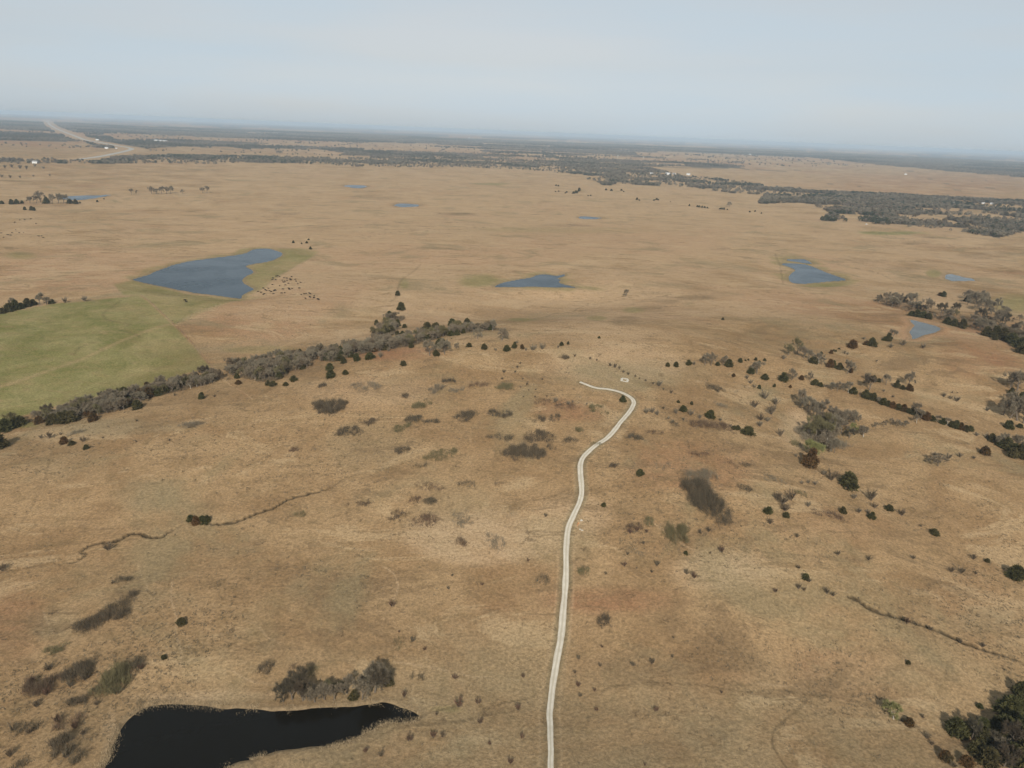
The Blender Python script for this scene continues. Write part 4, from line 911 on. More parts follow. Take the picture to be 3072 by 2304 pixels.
BIG = [('g',2480,1290,150,110,'grey undergrowth filling the large bare grove at right',1.6,.7), ('d',985,1226,98,46,'largest dark oval brush patch on the left slope below the wood strip',1.8,1.3), ('d',1569,1360,132,42,'long dark brush patch left of the road curve',1.7,1.4),
       ('d',2128,1500,118,108,'big dark thicket right of the road, widest of all',2.6,1.5), ('g',2097,1436,95,50,'grey brush just above the big dark thicket right of the road',1.8,.8),
       ('o',2028,1612,78,52,'grey olive thicket below the big dark thicket',2.0,1.2), ('d',311,1862,170,78,'dark streaky thicket in the field left of the lone black cedar',1.4,.9),
       ('o',336,2055,96,80,'bushy olive thicket at the left shoulder of the dark pond',2.4,1.2), ('d',231,2022,92,62,'dark thicket left of the olive thicket above the dark pond',1.8,1.1),
       ('r',119,2072,92,60,'reddish thicket near the lower left edge',1.6,1.0), ('d',190,2242,84,66,'dark thicket in the lower left corner by the pond',2.0,1.1),
       ('r',203,2172,92,40,'dark red brush left of the dark pond',1.5,1.0), ('d',231,2262,46,44,'small brush between the corner thicket and the dark pond',1.4,1.0),
       ('d',401,2002,66,36,'brush patch above the upper left corner of the dark pond',1.5,1.0), ('d',72,2188,110,40,'wide faint brush on the lower left edge',1.2,.7),
       ('d',231,2106,82,30,'flat brush strip left of the dark pond shoulder',1.1,.8), ('d',61,2298,62,30,'brush at the very bottom left',1.3,.9),
       ('o',166,1954,64,30,'faint olive brush above the reddish lower left thicket',1.0,.8), ('d',369,1742,52,24,'brush patch above the dark streaky thicket',1.1,.9),
       ('d',1815,1866,54,38,'dark isolated brush patch right of the lower straight road',1.5,1.4), ('r',2126,1280,128,36,'long brown brush patch below the cedars right of the road bend',1.2,.8),
       ('o',1750,1718,42,30,'olive brush close on the right side of the road',1.3,1.0), ('d',1627,1742,50,30,'speckled brush close on the left side of the road',1.2,.8),
       ('r',1901,1591,52,34,'reddish brush right of the road below its bend',1.1,.8), ('o',1948,1573,28,32,'small olive brush beside the reddish brush right of the road',1.5,1.1),
       ('g',575,1277,62,22,'grey brush oval below the left wood',1.3,1.1), ('g',231,1300,48,15,'narrow grey brush below the left end of the wood',1.2,.9), ('d',555,1299,24,9,'small brush under the grey brush oval',1.,1.),
       ('d',793,2013,64,34,'dark brush left of the pond bank thicket',1.5,1.2), ('d',1249,2036,46,28,'dark brush right of the pond bank thicket',1.4,1.1), ('r',875,2015,40,36,'reddish brush above the pond bank thicket',1.0,.7),
       ('o',940,2010,40,34,'faint olive brush above the pond bank thicket',1.0,.6), ('r',2507,1552,66,26,'reddish brush below the bare grove fence line',1.2,.9), ('d',1274,2274,72,20,'flat brush at the bottom below the dark pond tail',.9,.6),
       ('g',1104,1159,92,26,'faint grey brush below the wood strip',1.0,.5)]
BP = {2128: pts('2045,1462 2075,1452 2110,1455 2135,1475 2160,1500 2182,1530 2190,1555 2180,1574 2150,1566 2115,1546 2085,1522 2060,1497'), 985: pts('938,1212 958,1204 1000,1208 1034,1203 1036,1222 1015,1242 985,1252 950,1242'),
      1569: pts('1500,1374 1520,1350 1555,1342 1600,1340 1632,1348 1636,1368 1615,1382 1570,1380 1530,1384'), 311: pts('215,1885 250,1862 290,1838 320,1815 360,1800 400,1780 422,1783 400,1822 370,1852 330,1872 290,1888 250,1908 225,1905'),
      2126: pts('2060,1272 2090,1264 2130,1268 2170,1270 2195,1284 2190,1294 2150,1290 2110,1284 2075,1282'), 336: pts('290,2090 300,2055 325,2025 360,2010 385,2025 375,2055 350,2085 320,2098')}
for q in BIG: thicket(q[1], q[2], q[3], q[4], {'d': 'twigdark', 'o': 'olive', 'r': 'twigred', 'g': 'twig'}[q[0]], q[5], 'large brush patches', q[6], (26 if q[1] < 450 and q[2] > 1700 else 16)*q[7], poly=BP.get(q[1]))
thickets('d,1108,1269,57,22 d,1047,1293,66,28 d,963,1160,28,13 d,1343,1145,46,18 g,1307,1170,56,28 o,1267,1216,70,26 d,1213,1191,27,14 d,1242,1261,56,26 d,1292,1267,56,16 o,1206,1285,64,22 d,1394,1252,60,34 d,1488,1243,86,22 r,1430,1158,68,14 o,1520,1163,66,26 d,1202,1354,52,24 o,1321,1369,96,36,1.2,.6 d,1479,1312,43,16 r,884,1352,36,14 g,1365,1174,50,16,1.,.6',
         'on the slope left of the road curve', 'brush patches left of the road curve', NM)
thickets('d,1619,1314,92,42,1.4,.9 d,1652,1345,30,18 d,1616,1258,43,20 d,1518,1316,46,28,1.2,.6 d,1712,1323,43,20 o,1735,1294,30,20 d,1507,1247,52,22 d,1663,1258,36,24,1.,.7 o,1786,1227,42,24 o,1816,1241,28,14 d,1905,1316,49,22 d,1842,1399,37,20 d,2140,1164,62,24,1.1,.7 d,1695,1075,38,12',
         'around the upper road', 'brush patches around the upper road', NM)
thickets('r,1075,1514,82,20,1.,.8 r,1198,1548,64,30,1.1,1 r,1274,1568,90,40,1.1,.8 d,1292,1506,42,30,1.4,1 r,1250,1502,40,24,.9,.6 g,1386,1553,62,50,1.1,.6 g,1491,1633,62,50,1.1,.6 d,1404,1456,62,30,1.1,.6 r,1379,1629,42,24,.9,1 o,898,1546,46,20,.8,.8 o,1198,1934,42,40,.8,.5 r,1285,1460,90,30,.9,.4 d,1260,1400,60,20,.9,.5 d,1500,1450,34,22,.8,.6 g,1536,1548,42,16,.8,.5',
         'in the middle field left of the road', 'brush patches in the middle field', NM)

thickets('r,1690,1218,84,30,.8,.5 r,1625,1206,60,20,.8,.5 d,2030,1276,60,16,.8,.6 r,2085,1362,92,22,.7,.5 r,2185,1388,62,20,.7,.5 g,1990,1402,52,22,.8,.5 d,2232,1470,60,26,1.,.6 o,2405,1482,60,24,1.,.5 r,2452,1542,60,20,.8,.6 o,1786,1332,34,14,.7,.6 g,2320,1440,70,26,.9,.5 r,1965,1300,60,16,.7,.5 g,2160,1215,54,18,.9,.5 o,2385,1330,40,30,1.,.6 d,2240,1395,50,18,.8,.5 g,1910,1660,70,22,.7,.4',
         'on the slope right of the road', 'soft scrub right of the road', {'d': 'thin dark scrub patch', 'o': 'thin olive scrub patch', 'r': 'thin reddish scrub patch', 'g': 'thin grey scrub patch'})

# undergrowth inside the crowded woods: one mass nobody could count
def undergrowth(polys, n, mat, name, label, hgt=1.9):
    V0 = []; F0 = []; o = 0; r_ = np.random.default_rng(77)
    areas = []
    for P in polys:
        W = wline(smooth_line(P, 8, True)); xs, ys = W[:, 0], W[:, 1]
        m = n*6; X = r_.uniform(xs.min(), xs.max(), m); Y = r_.uniform(ys.min(), ys.max(), m)
        k = in_poly(X, Y, [tuple(q) for q in W]) & (fbm(X/9, Y/9, 2, 3) > .36); X = X[k][:n]; Y = Y[k][:n]; q = len(X)
        z = ground_h(X, Y); dv = rand_dirs(q, r_)*.7; dv[:, 2] = np.abs(dv[:, 2])+.5; dv /= np.linalg.norm(dv, axis=1)[:, None]
        hh = hgt*(.5+fbm(X/14, Y/14, 8, 3)*1.2)
        v, f = blades(np.stack([X, Y, z+r_.random(q)*hh*.5], 1), dv, hh*(.4+.5*r_.random(q)), .10+.10*r_.random(q), r_)
        V0.append(v); F0.append(f+o); o += len(v)
    me = mesh_np(name, np.concatenate(V0), np.concatenate(F0), 3)
    return tag(obj(name, me, M[mat]), label, None, None, 'stuff')
undergrowth([WA, WBp, WC, WD, WR], 12000, 'bushtwig', 'wood_undergrowth', 'grey twiggy undergrowth filling the woods')

# ------------------------------------------------------------------ cattle
def cow_mesh():
    b = MB()
    b.tube([(-1.15,0,1.12,.10,.16),(-1.0,0,1.08,.30,.36),(-.5,0,1.02,.36,.42),(.1,0,1.0,.38,.43),(.6,0,1.05,.34,.42),(.85,0,1.12,.24,.32),(1.08,0,1.22,.17,.22),(1.3,0,1.22,.14,.17),(1.55,0,1.02,.09,.11),(1.66,0,.93,.07,.08)], 8)
    for sx in (-.85, .7):
        for sy in (-.2, .2):
            b.tube([(sx,sy,.8,.12,.12),(sx+.03,sy,.45,.07,.07),(sx,sy,.05,.06,.06),(sx,sy,0,.07,.07)], 5)
    for sy in (-1, 1): b.tube([(1.22,.1*sy,1.30,.04,.03),(1.18,.27*sy,1.28,.05,.02)], 4)
    b.tube([(-1.15,0,1.2,.03,.03),(-1.25,0,.9,.025,.025),(-1.24,0,.5,.04,.04)], 4)
    me = b.mesh('cow'); me.materials.append(M['cow']); me.polygons.foreach_set('use_smooth', np.ones(len(me.polygons), bool)); return me
CM = cow_mesh()
herd = '65,1560 90,1570 110,1535 125,1548 135,1555 110,1590 118,1588 152,1538 160,1560 175,1575 185,1490 190,1478 185,1515 195,1598 200,1570 207,1560 212,1568 212,1492 218,1465 230,1460 245,1468 245,1528 262,1602 268,1497 272,1565 278,1510 283,1480 290,1505 293,1528 305,1483 308,1500 318,1520 322,1563 327,1575 332,1490 338,1497 345,1470 350,1568 375,1492 382,1508 397,1527 420,1518 410,1566 288,1602 425,1617 448,1612 465,1610 490,1605 498,1612 495,1635 500,1640 532,1630 530,1645 460,1650 562,1655 570,1660'
crr = random.Random(3)
def cow(px_, py_, label, group, s=1.0):
    x, y, t = px2w(px_, py_); o = obj('cow', CM, None); o.location = (x[0], y[0], gz(x[0], y[0])-.02)
    o.rotation_euler = (0, 0, crr.choice([0, math.pi])+crr.uniform(-.9, .9)); o.scale = (s,)*3; tag(o, label, 'cow', group)
for a, b in pts(herd): cow(750+a/2.765, 300+b/2.765, 'black cow in the loose herd beside the big pond', 'herd beside the big pond', crr.uniform(.68, .9))
for a, b in pts('555,903 559,907'): cow(a, b, 'black cow of the pair below the dam of the big pond', 'pair below the dam', 1.0)
for a, b in pts('10,1108 30,1143 60,1122 72,1122 100,1105 130,1080 160,1105 195,1103 90,1125 205,998 255,990 120,1020 125,1015 165,1000 300,1028 345,1130 360,1145 315,1130 325,1132'):
    cow(a/2.765, 300+b/2.765, 'dark cow in the far herd at the left edge', 'far herd at the left edge', crr.uniform(.8, 1.0))

# ------------------------------------------------------------------ fences (posts and wires)
def fence(L, label, step=6.0):
    P = smooth_line(wline(L), step); c = P[0]
    root = bpy.data.objects.new('wire_fence', None); col.objects.link(root); z0 = gz(*c); root.location = (c[0], c[1], z0)
    tag(root, label, 'fence')
    pm = None
    Z = ground_h(P[:, 0], P[:, 1]); posts = MB(); wires = MB()
    for i, (q, z) in enumerate(zip(P, Z)):
        posts.tube([(q[0]-c[0], q[1]-c[1], z-z0-.2, .07, .07), (q[0]-c[0], q[1]-c[1], z-z0+1.25, .06, .06)], 5)
    for h in (.4, .8, 1.15):
        wires.tube([(q[0]-c[0], q[1]-c[1], z-z0+h, .012, .012) for q, z in zip(P, Z)], 3)
    posts.build('posts', M['post'], root); wires.build('wires', M['pole'], root)
fence(FENCE1, 'wire fence along the right side of the green field')
fence(FENCE2, 'wire fence rising to the right below the big pond')

# ------------------------------------------------------------------ small things by the road
def rock(px_, py_, wm, label, sq=.45, ring=False):
    x, y, t = px2w(px_, py_); x, y = float(x[0]), float(y[0]); r_ = np.random.default_rng(int(px_+py_)); b = MB()
    n = 14
    prof = [(0, 1.0), (.18, 1.04), (.34, .86), (.42, .5)]
    for zz, rr in prof:
        for k in range(n):
            q = 2*math.pi*k/n; j = 1+.18*math.sin(q*3+wm)+.12*r_.normal()*.5
            b.v.append((math.cos(q)*rr*j*wm/2, math.sin(q)*rr*j*wm/2*.7, (zz*(1+.1*r_.normal())-.05)*wm*sq/.42))
    for i in range(3):
        for k in range(n): b.f.append((i*n+k, i*n+(k+1) % n, (i+1)*n+(k+1) % n, (i+1)*n+k))
    b.f.append(tuple(3*n+k for k in range(n)))
    o = b.build('rock', M['rock']); o.location = (x, y, gz(x, y)); tag(o, label, 'rock', 'pale rocks by the road')
plant_row('S,150,2010,40 S,190,2035,36 U,95,2050,36 U,140,2085,34 S,255,2040,40 S,210,2060,30 S,290,2075,36 G,350,2075,50 G,320,2040,44 U,170,2165,36 U,225,2180,34 S,250,2195,30 S,160,2235,44 S,200,2265,44 S,40,2190,34 S,90,2200,30 S,380,2010,30 U,425,2005,28 S,30,2270,34 S,110,2120,34 S,290,2110,24', 'in the scrub left of the dark pond', 'scrub left of the dark pond')
rock(1744, 1562, 1.1, 'round pale rock right of the road beside the orange stake')
rock(1740, 1588, .8, 'left pale rock of the pair below the orange stake', .3)
rock(1746, 1591, .9, 'right pale rock of the pair below the orange stake', .3)
x, y, t = px2w(1732, 1578); st = MB(); st.tube([(0,0,-.2,.06,.06),(.1,.02,.7,.055,.055),(.25,.05,1.5,.05,.05)], 6)
e = bpy.data.objects.new('marker_stake', None); col.objects.link(e); e.location = (x[0], y[0], gz(x[0], y[0]))
st.build('stake', M['orange'], e); fl = MB(); fl.box((.42,.08,1.3), (.42,.04,.3)); fl.build('flag', M['orange'], e)
tag(e, 'leaning orange marker stake right of the gravel road', 'stake')
# pale ring of bare limestone near the road end
x, y, t = px2w(1874, 1140); cx0, cy0 = float(x[0]), float(y[0])
for k in range(11):
    q = 2*math.pi*k/11+.2; a = 1.9+.3*math.sin(k*2.3)
    X = cx0+math.cos(q)*a*.95; Y = cy0+math.sin(q)*a*1.1
    b = MB(); r_ = random.Random(k); n = 8
    for zz, rr in ((-.1, 1.), (.16, .95), (.26, .6)):
        for j in range(n): u = 2*math.pi*j/n; m_ = rr*(.85+.3*r_.random()); b.v.append((math.cos(u)*m_*.75, math.sin(u)*m_*.6, zz))
    for i in range(2):
        for j in range(n): b.f.append((i*n+j, i*n+(j+1) % n, (i+1)*n+(j+1) % n, (i+1)*n+j))
    b.f.append(tuple(2*n+j for j in range(n)))
    o = b.build('limestone_slab', M['rock']); o.location = (X, Y, gz(X, Y)); o.rotation_euler = (0, 0, q)
    tag(o, 'pale limestone slab in the white ring above the road bend', 'rock', 'white ring of slabs above the road bend')
# white feed box
x, y, t = px2w(2623, 1146); b = MB(); e = bpy.data.objects.new('feed_box', None); col.objects.link(e); e.location = (x[0], y[0], gz(x[0], y[0]))
b.box((0,0,.75), (1.1,.8,.9)); b.build('box', M['white'], e); b = MB(); b.box((0,0,1.26), (1.25,.95,.1)); b.build('lid', M['white'], e)
b = MB()
for sx in (-.45, .45):
    for sy in (-.3, .3): b.box((sx,sy,.14), (.08,.08,.32))
b.build('legs', M['post'], e); tag(e, 'small white feed box in front of the cedar pair in the broken hedge', 'feed box')

# ------------------------------------------------------------------ far buildings, towers, poles
def house(px_, py_, wpx, label, roof='roofm', asp=.6, rz=0., group='far houses', hk=.32):
    x, y, t = px2w(px_, py_); x, y, t = float(x[0]), float(y[0]), float(t[0]); w_ = wpx*t/F; d_ = w_*asp; h_ = min(6.5, w_*hk)
    e = bpy.data.objects.new('house', None); col.objects.link(e); e.location = (x, y, gz(x, y)-.1); e.rotation_euler = (0, 0, rz)
    b = MB(); b.box((0,0,h_/2), (w_, d_, h_)); b.build('wall', M['white'], e)
    rh = min(d_*.3, 4.); b = MB(); o_ = w_*.04
    for sx in (-1, 1):
        for yy, zz in ((-d_/2-o_, h_), (0, h_+rh), (d_/2+o_, h_), (d_/2+o_, h_+.3), (0, h_+rh+.3), (-d_/2-o_, h_+.3)): b.v.append((sx*(w_/2+o_), yy, zz+.01))
    for i in range(6): b.f.append((i, (i+1) % 6, 6+(i+1) % 6, 6+i))
    b.f += [(5,4,3,2,1,0), (6,7,8,9,10,11)]
    b.build('roof', M[roof], e)
    b = MB()
    for k in range(max(2, int(w_/6))):
        b.box((-w_/2+w_*(k+.5)/max(2, int(w_/6)), -d_/2-.02, h_*.5), (1.3, .08, 1.4))
    b.build('windows', M['pole'], e)
    tag(e, label, 'house', group)
for q in [(2863,612,11,'brightest white house in the cedar wood at far right'), (2846,616,9,'long low house left of the brightest white house far right','roofg'), (2974,601,8,'upper white house among dark trees at far right'),
          (2941,604,7,'small pale house left of the upper white house far right'), (2975,613,9,'lower white house under the upper white house far right'), (2949,611,9,'pale house between the upper houses at far right','roofg'),
          (3052,632,11,'white house nearest the right edge in the far wood'), (2808,620,10,'grey roofed house at the left of the far right houses','roofg'), (2879,616,6,'small shed right of the brightest white house'),
          (2003,524,12,'white house in the far valley right of centre'), (2022,523,9,'pale house right of the white house in the far valley','roofg'), (2065,525,10,'rightmost pale house in the far valley'), (1955,523,10,'leftmost pale house in the far valley'),
          (469,424,12,'left one of the long white sheds at far left'), (482,425,12,'middle one of the long white sheds at far left'), (495,426,12,'right one of the long white sheds at far left'),
          (320,446,9,'white farm building right of the far highway'), (349,446,5,'small farm building at the bend of the far highway'), (882,440,5,'left white farmhouse in the far fields left of centre'), (906,440,8,'right white farmhouse in the far fields left of centre'),
          (1568,432,9,'white building in the far plain left of the tower'), (115,378,7,'white shed by the far highway at far left'), (126,375,9,'pale shed right of the white shed by the far highway'), (2717,524,6,'white farmhouse on the reddish far ridge'),
          (2599,674,5,'small white hut at the edge of the right wood'), (107,490,16,'low farmhouse by the far left wood','roofg'), (292,421,8,'pale barn in the fields right of the far highway'), (2250,464,5,'tiny white building beyond the far right fields')]:
    house(q[0], q[1], q[2], q[3], q[4] if len(q) > 4 else 'roofm', .55, (q[0] % 7-3)*.12)
def water_tower(px_, py_, hpx, label):
    x, y, t = px2w(px_, py_); x, y, t = float(x[0]), float(y[0]), float(t[0]); h = hpx*t/F
    e = bpy.data.objects.new('water_tower', None); col.objects.link(e); e.location = (x, y, gz(x, y))
    b = MB(); b.tube([(0,0,-1,h*.07,h*.07),(0,0,h*.12,h*.045,h*.045),(0,0,h*.62,h*.04,h*.04)], 10); b.build('column', M['white'], e)
    b = MB(); b.tube([(0,0,h*.58,h*.05,h*.05),(0,0,h*.66,h*.16,h*.16),(0,0,h*.8,h*.22,h*.22),(0,0,h*.92,h*.17,h*.17),(0,0,h,h*.03,h*.03)], 12); b.build('tank', M['white'], e)
    tag(e, label, 'water tower', 'far water towers')
water_tower(1853, 474, 8, 'bright white water tower in the far plain right of centre')
water_tower(1930, 477, 7, 'slim pale water tower right of the bright one')
water_tower(1407, 420, 8, 'pale water tower near the horizon left of centre')
def pole(px_, py_, hpx, label):
    x, y, t = px2w(px_, py_); x, y, t = float(x[0]), float(y[0]), float(t[0]); h = hpx*t/F
    e = bpy.data.objects.new('utility_pole', None); col.objects.link(e); e.location = (x, y, gz(x, y))
    b = MB(); b.tube([(0,0,-.5,.5,.5),(0,0,h,.35,.35)], 6); b.build('pole', M['pole'], e); b = MB(); b.box((0,0,h*.93), (5,.35,.35)); b.build('crossarm', M['pole'], e)
    tag(e, label, 'pole', 'far utility poles')
for i, (a, b_, c_) in enumerate([(2718,656,24), (2724,657,24), (2603,646,16), (2885,676,20), (2499,628,14)]):
    pole(a, b_, c_, ['left pole of the close pair before the right wood', 'right pole of the close pair before the right wood', 'short pole left of the close pair by the right wood', 'pole far right of the close pair in the wood', 'leftmost pole at the start of the right wood'][i])

# ------------------------------------------------------------------ far woodland: a mass of crowns (stuff)
def crown_proto(seed, mat, tall):
    r_ = np.random.default_rng(seed); n = 70
    q = r_.random(n)*2*math.pi; z = r_.random(n); rad = .5*np.sqrt(np.clip(1-(z*1.05-.35)**2/.55, .05, 1))*np.sqrt(.35+.65*r_.random(n))
    root = np.stack([np.cos(q)*rad, np.sin(q)*rad, (.12+z*.75)*tall], 1); d = rand_dirs(n, r_); d[:, 2] = np.abs(d[:, 2])
    v, f = blades(root, d, .22+.16*r_.random(n), .16+.12*r_.random(n), r_)
    t = tube_np(np.array([0, 0, -.05]), np.array([0, 0, .5*tall]), .035, .02, 4)
    v, f = merge([(v, f), t]); me = mesh_np('far_crown', v, f, 3); me.materials.append(M[mat]); return bpy.data.objects.new('far_crown', me)
fc = bpy.data.collections.new('far_crowns')
for s, (mt, tl) in enumerate([('farwood', 1.0), ('farwood', 1.15), ('twigdark', 1.0), ('farcedar', 1.0), ('farwood', .9)]):
    o = crown_proto(900+s, mt, tl); o.name = f'a{s}_far_crown'; fc.objects.link(o)

def scatter_mass(name, label, X, Y, S, K, coll=None):
    Z = ground_h(X, Y)
    me = bpy.data.meshes.new(name); me.vertices.add(len(X)); me.vertices.foreach_set('co', np.stack([X, Y, Z-.2], 1).astype(np.float32).ravel())
    a = me.attributes.new('size', 'FLOAT', 'POINT'); a.data.foreach_set('value', S.astype(np.float32))
    a = me.attributes.new('kind_index', 'INT', 'POINT'); a.data.foreach_set('value', K.astype(np.int32))
    a = me.attributes.new('turn', 'FLOAT', 'POINT'); a.data.foreach_set('value', (rng.random(len(X))*6.28).astype(np.float32))
    me.update(); o = obj(name, me, M['twig'])
    ng = bpy.data.node_groups.new(name, 'GeometryNodeTree')
    ng.interface.new_socket('Geometry', in_out='INPUT', socket_type='NodeSocketGeometry'); ng.interface.new_socket('Geometry', in_out='OUTPUT', socket_type='NodeSocketGeometry')
    n = ng.nodes; gi = n.new('NodeGroupInput'); go = n.new('NodeGroupOutput'); ip = n.new('GeometryNodeInstanceOnPoints'); ci = n.new('GeometryNodeCollectionInfo')
    ci.inputs['Collection'].default_value = coll or fc; ci.inputs['Separate Children'].default_value = True; ci.inputs['Reset Children'].default_value = True
    def na(nm, ty):
        q = n.new('GeometryNodeInputNamedAttribute'); q.data_type = ty; q.inputs['Name'].default_value = nm; return q.outputs[0]
    cx = n.new('ShaderNodeCombineXYZ'); ng.links.new(na('turn', 'FLOAT'), cx.inputs[2])
    ng.links.new(gi.outputs[0], ip.inputs['Points']); ng.links.new(ci.outputs[0], ip.inputs['Instance']); ip.inputs['Pick Instance'].default_value = True
    ng.links.new(na('kind_index', 'INT'), ip.inputs['Instance Index']); ng.links.new(na('size', 'FLOAT'), ip.inputs['Scale']); ng.links.new(cx.outputs[0], ip.inputs['Rotation'])
    ng.links.new(ip.outputs[0], go.inputs[0])
    md = o.modifiers.new('scatter', 'NODES'); md.node_group = ng
    return tag(o, label, None, None, 'stuff')

# the rest of the crowded wood trees, too many to tell apart
nc = bpy.data.collections.new('near_wood_trees')
for s_, (tm, cm) in enumerate(bares[:6]):
    va = np.empty(len(tm.vertices)*3, np.float32); tm.vertices.foreach_get('co', va); vb = np.empty(len(cm.vertices)*3, np.float32); cm.vertices.foreach_get('co', vb)
    fa = np.empty(len(tm.loops), np.int32); tm.loops.foreach_get('vertex_index', fa); fb = np.empty(len(cm.loops), np.int32); cm.loops.foreach_get('vertex_index', fb)
    v_, f_ = merge([(va.reshape(-1, 3), fa.reshape(-1, 3)), (vb.reshape(-1, 3), fb.reshape(-1, 3))])
    me = mesh_np('wood_tree', v_, f_, 3); me.materials.append(M['bark']); me.materials.append(M[('twig', 'twig', 'twig', 'olive', 'twig', 'bushtwig')[s_]])
    mi = np.ones(len(f_), np.int32); mi[:len(fa)//3] = 0; me.polygons.foreach_set('material_index', mi)
    o = bpy.data.objects.new(f'a{s_}_wood_tree', me); nc.objects.link(o)
def wood_fill(polys):
    r_ = np.random.default_rng(31); XX = []; YY = []
    for P, n in polys:
        a = r_.uniform(min(p[0] for p in P), max(p[0] for p in P), n*9); b_ = r_.uniform(min(p[1] for p in P), max(p[1] for p in P), n*9)
        k = in_poly(a, b_, P); x, y, _ = px2w(a[k][:n], b_[k][:n]); XX.append(x); YY.append(y)
    X = np.concatenate(XX); Y = np.concatenate(YY)
    scatter_mass('wood_tree_mass', 'grey bare trees crowded together inside the woods', X, Y, r_.uniform(4.2, 6.6, len(X)), r_.integers(0, 6, len(X)), nc)
wood_fill([(WA, 85), (WBp, 60), (WC, 85), (WD, 12), (WR, 50), (pts('2860,898 2900,888 2960,905 3072,960 3072,975 2990,950 2920,925'), 18)])

def wood_points(r0_, r1_, n, dens_seed):
    r_ = np.random.default_rng(dens_seed)
    a = np.radians(r_.uniform(-37, 37, n)); R = np.sqrt(r_.uniform(r0_**2, r1_**2, n)); X = R*np.sin(a); Y = R*np.cos(a)
    px, py, _ = world2px(X, Y, base_h(X, Y)); jit = fbm(X/110, Y/110, 71, 4)-.47; inb = in_poly(px+jit*24, py+jit*9, WOODBAND)
    wd = inb & ((wood_gap(X, Y, px) > 0) | (r_.random(n) < .05))
    for P in HOLES: wd &= ~in_poly(px, py, P)
    n1 = fbm(X/2400, Y/430, 77, 5); blk = hash2(np.floor(X/820+Y*.00006), np.floor(Y/820), 12)
    back = (~inb) & (py < 500) & (R > 4600) & (n1+(blk-.5)*.22 > .473)
    rwd = in_poly(px, py, pts('2440,478 2600,493 2750,508 3400,575 3400,520 3072,488 2700,470 2440,466'))
    back = np.where(rwd, n1 > .40, back)
    fl = np.zeros(n, bool)
    for P in FIELDS: fl |= in_poly(px, py, P)
    ok = (wd | (back & ~rwd & ~fl) | (rwd & back)) & ~(fl & ~inb)
    # loose trees and hedge lines in the fields
    hedge = (np.abs((X/820+Y*.00006+.37) % 1) < .02) | (np.abs((Y/820) % 1) < .02)
    ok |= (~ok) & (R > 4600) & (py < 500) & hedge & (r_.random(n) < .3)
    ok |= (~ok) & (R > 4300) & (py < 500) & (r_.random(n) < .004)
    ok &= (line_dist(X, Y, hw_w) > 75)
    i = np.nonzero(ok)[0]; return X[i], Y[i], R[i]
Xa, Ya, Ra = wood_points(1300, 4700, 260000, 11)
Sa = rng.uniform(5, 10, len(Xa)); ga = fbm(Xa/240, Ya/240, 61, 4)
Ka = np.where(ga > .55, np.where(rng.random(len(Xa)) < .7, 3, 0), np.where(rng.random(len(Xa)) < .12, 3, rng.choice([0, 1, 2, 4], len(Xa))))
scatter_mass('valley_wood', 'grey leafless woodland filling the valley behind the prairie', Xa, Ya, Sa, Ka)
Xb, Yb, Rb = wood_points(4700, 14000, 240000, 12)
Sb = rng.uniform(7, 11, len(Xb))*np.interp(Rb, [4700, 14000], [1, 1.9]); gb = fbm(Xb/700, Yb/700, 61, 4)
Kb = np.where(gb > .5, np.where(rng.random(len(Xb)) < .6, 3, 2), rng.choice([0, 1, 2, 4], len(Xb)))
scatter_mass('distant_wood', 'distant blue grey woodland reaching to the horizon', Xb, Yb, Sb, Kb)

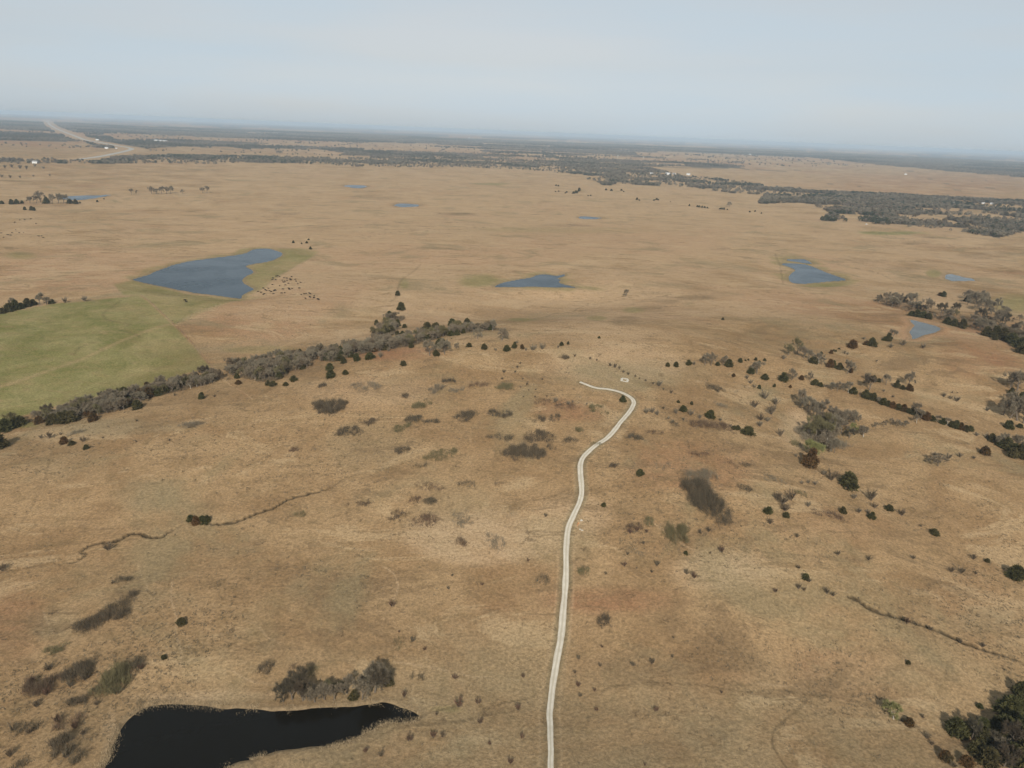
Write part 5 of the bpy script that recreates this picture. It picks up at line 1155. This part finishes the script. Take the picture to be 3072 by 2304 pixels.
# ------------------------------------------------------------------ small dark tussocks over the near prairie (stuff)
def tussocks(n):
    r_ = np.random.default_rng(44)
    px = r_.uniform(-60, 3130, n); py = 900+1440*r_.random(n)**.8
    X, Y, T = px2w(px, py)
    nn = fbm(X/70, Y/70, 21, 4); k = r_.random(n) < np.clip((nn-.40)*6, .03, 1)
    for P in list(PONDS.values())+[GREENPOLY]: k &= ~in_poly(px, py, P)
    k &= line_dist(X, Y, road_w) > 3
    X, Y, T = X[k], Y[k], T[k]; m = len(X); Z = ground_h(X, Y)
    s = (.3+.75*r_.random(m)**2.5)
    per = 9; idx = np.repeat(np.arange(m), per); q = r_.random(m*per)*6.28; rad = np.sqrt(r_.random(m*per))*s[idx]*.9
    root = np.stack([X[idx]+np.cos(q)*rad*1.3, Y[idx]+np.sin(q)*rad*1.3, Z[idx]], 1)
    d = rand_dirs(m*per, r_)*.7; d[:, 2] = np.abs(d[:, 2])+.6; d /= np.linalg.norm(d, axis=1)[:, None]
    v, f = blades(root, d, s[idx]*(.5+.5*r_.random(m*per)), .13+.12*r_.random(m*per), r_)
    me = mesh_np('grass_tussocks', v, f, 3)
    tag(obj('grass_tussocks', me, M['bushtwig']), 'small dark tufts of dead forbs scattered over the prairie', None, None, 'stuff')
tussocks(26000)

def reeds():
    r_ = np.random.default_rng(9); P = pond_w['near']; m = 9000
    i = r_.integers(0, len(P), m); c = P.mean(0); Q = P[i]+r_.normal(size=(m, 2))*.9
    k = fbm(Q[:, 0]/7, Q[:, 1]/7, 4, 3) > .44; Q = Q[k]; m = len(Q)
    z = np.maximum(ground_h(Q[:, 0], Q[:, 1]), pond_lvl['near']-.7)
    d = rand_dirs(m, r_)*.5; d[:, 2] = np.abs(d[:, 2])+.8; d /= np.linalg.norm(d, axis=1)[:, None]
    v, f = blades(np.stack([Q[:, 0], Q[:, 1], z], 1), d, .35+.6*r_.random(m), .07+.07*r_.random(m), r_)
    tag(obj('shore_reeds', mesh_np('shore_reeds', v, f, 3), M['tuft']), 'dry tan reeds fringing the dark pond', None, None, 'stuff')
reeds()
# ------------------------------------------------------------------ haze
b = MB(); b.box((0, 0, (H+9-40)/2), (103000, 103000, H+9+40))
hz = b.mesh('haze'); hm = bpy.data.materials.new('haze'); hm.use_nodes = True; hn = hm.node_tree; hn.nodes.clear()
ho = hn.nodes.new('ShaderNodeOutputMaterial'); pv = hn.nodes.new('ShaderNodeVolumePrincipled')
pv.inputs['Color'].default_value = (.58, .71, .84, 1); pv.inputs['Density'].default_value = 6.0e-5; pv.inputs['Anisotropy'].default_value = 0.0
hn.links.new(pv.outputs[0], ho.inputs['Volume'])
tag(obj('haze', hz, hm), 'pale blue air haze over the whole plain', None, None, 'stuff')
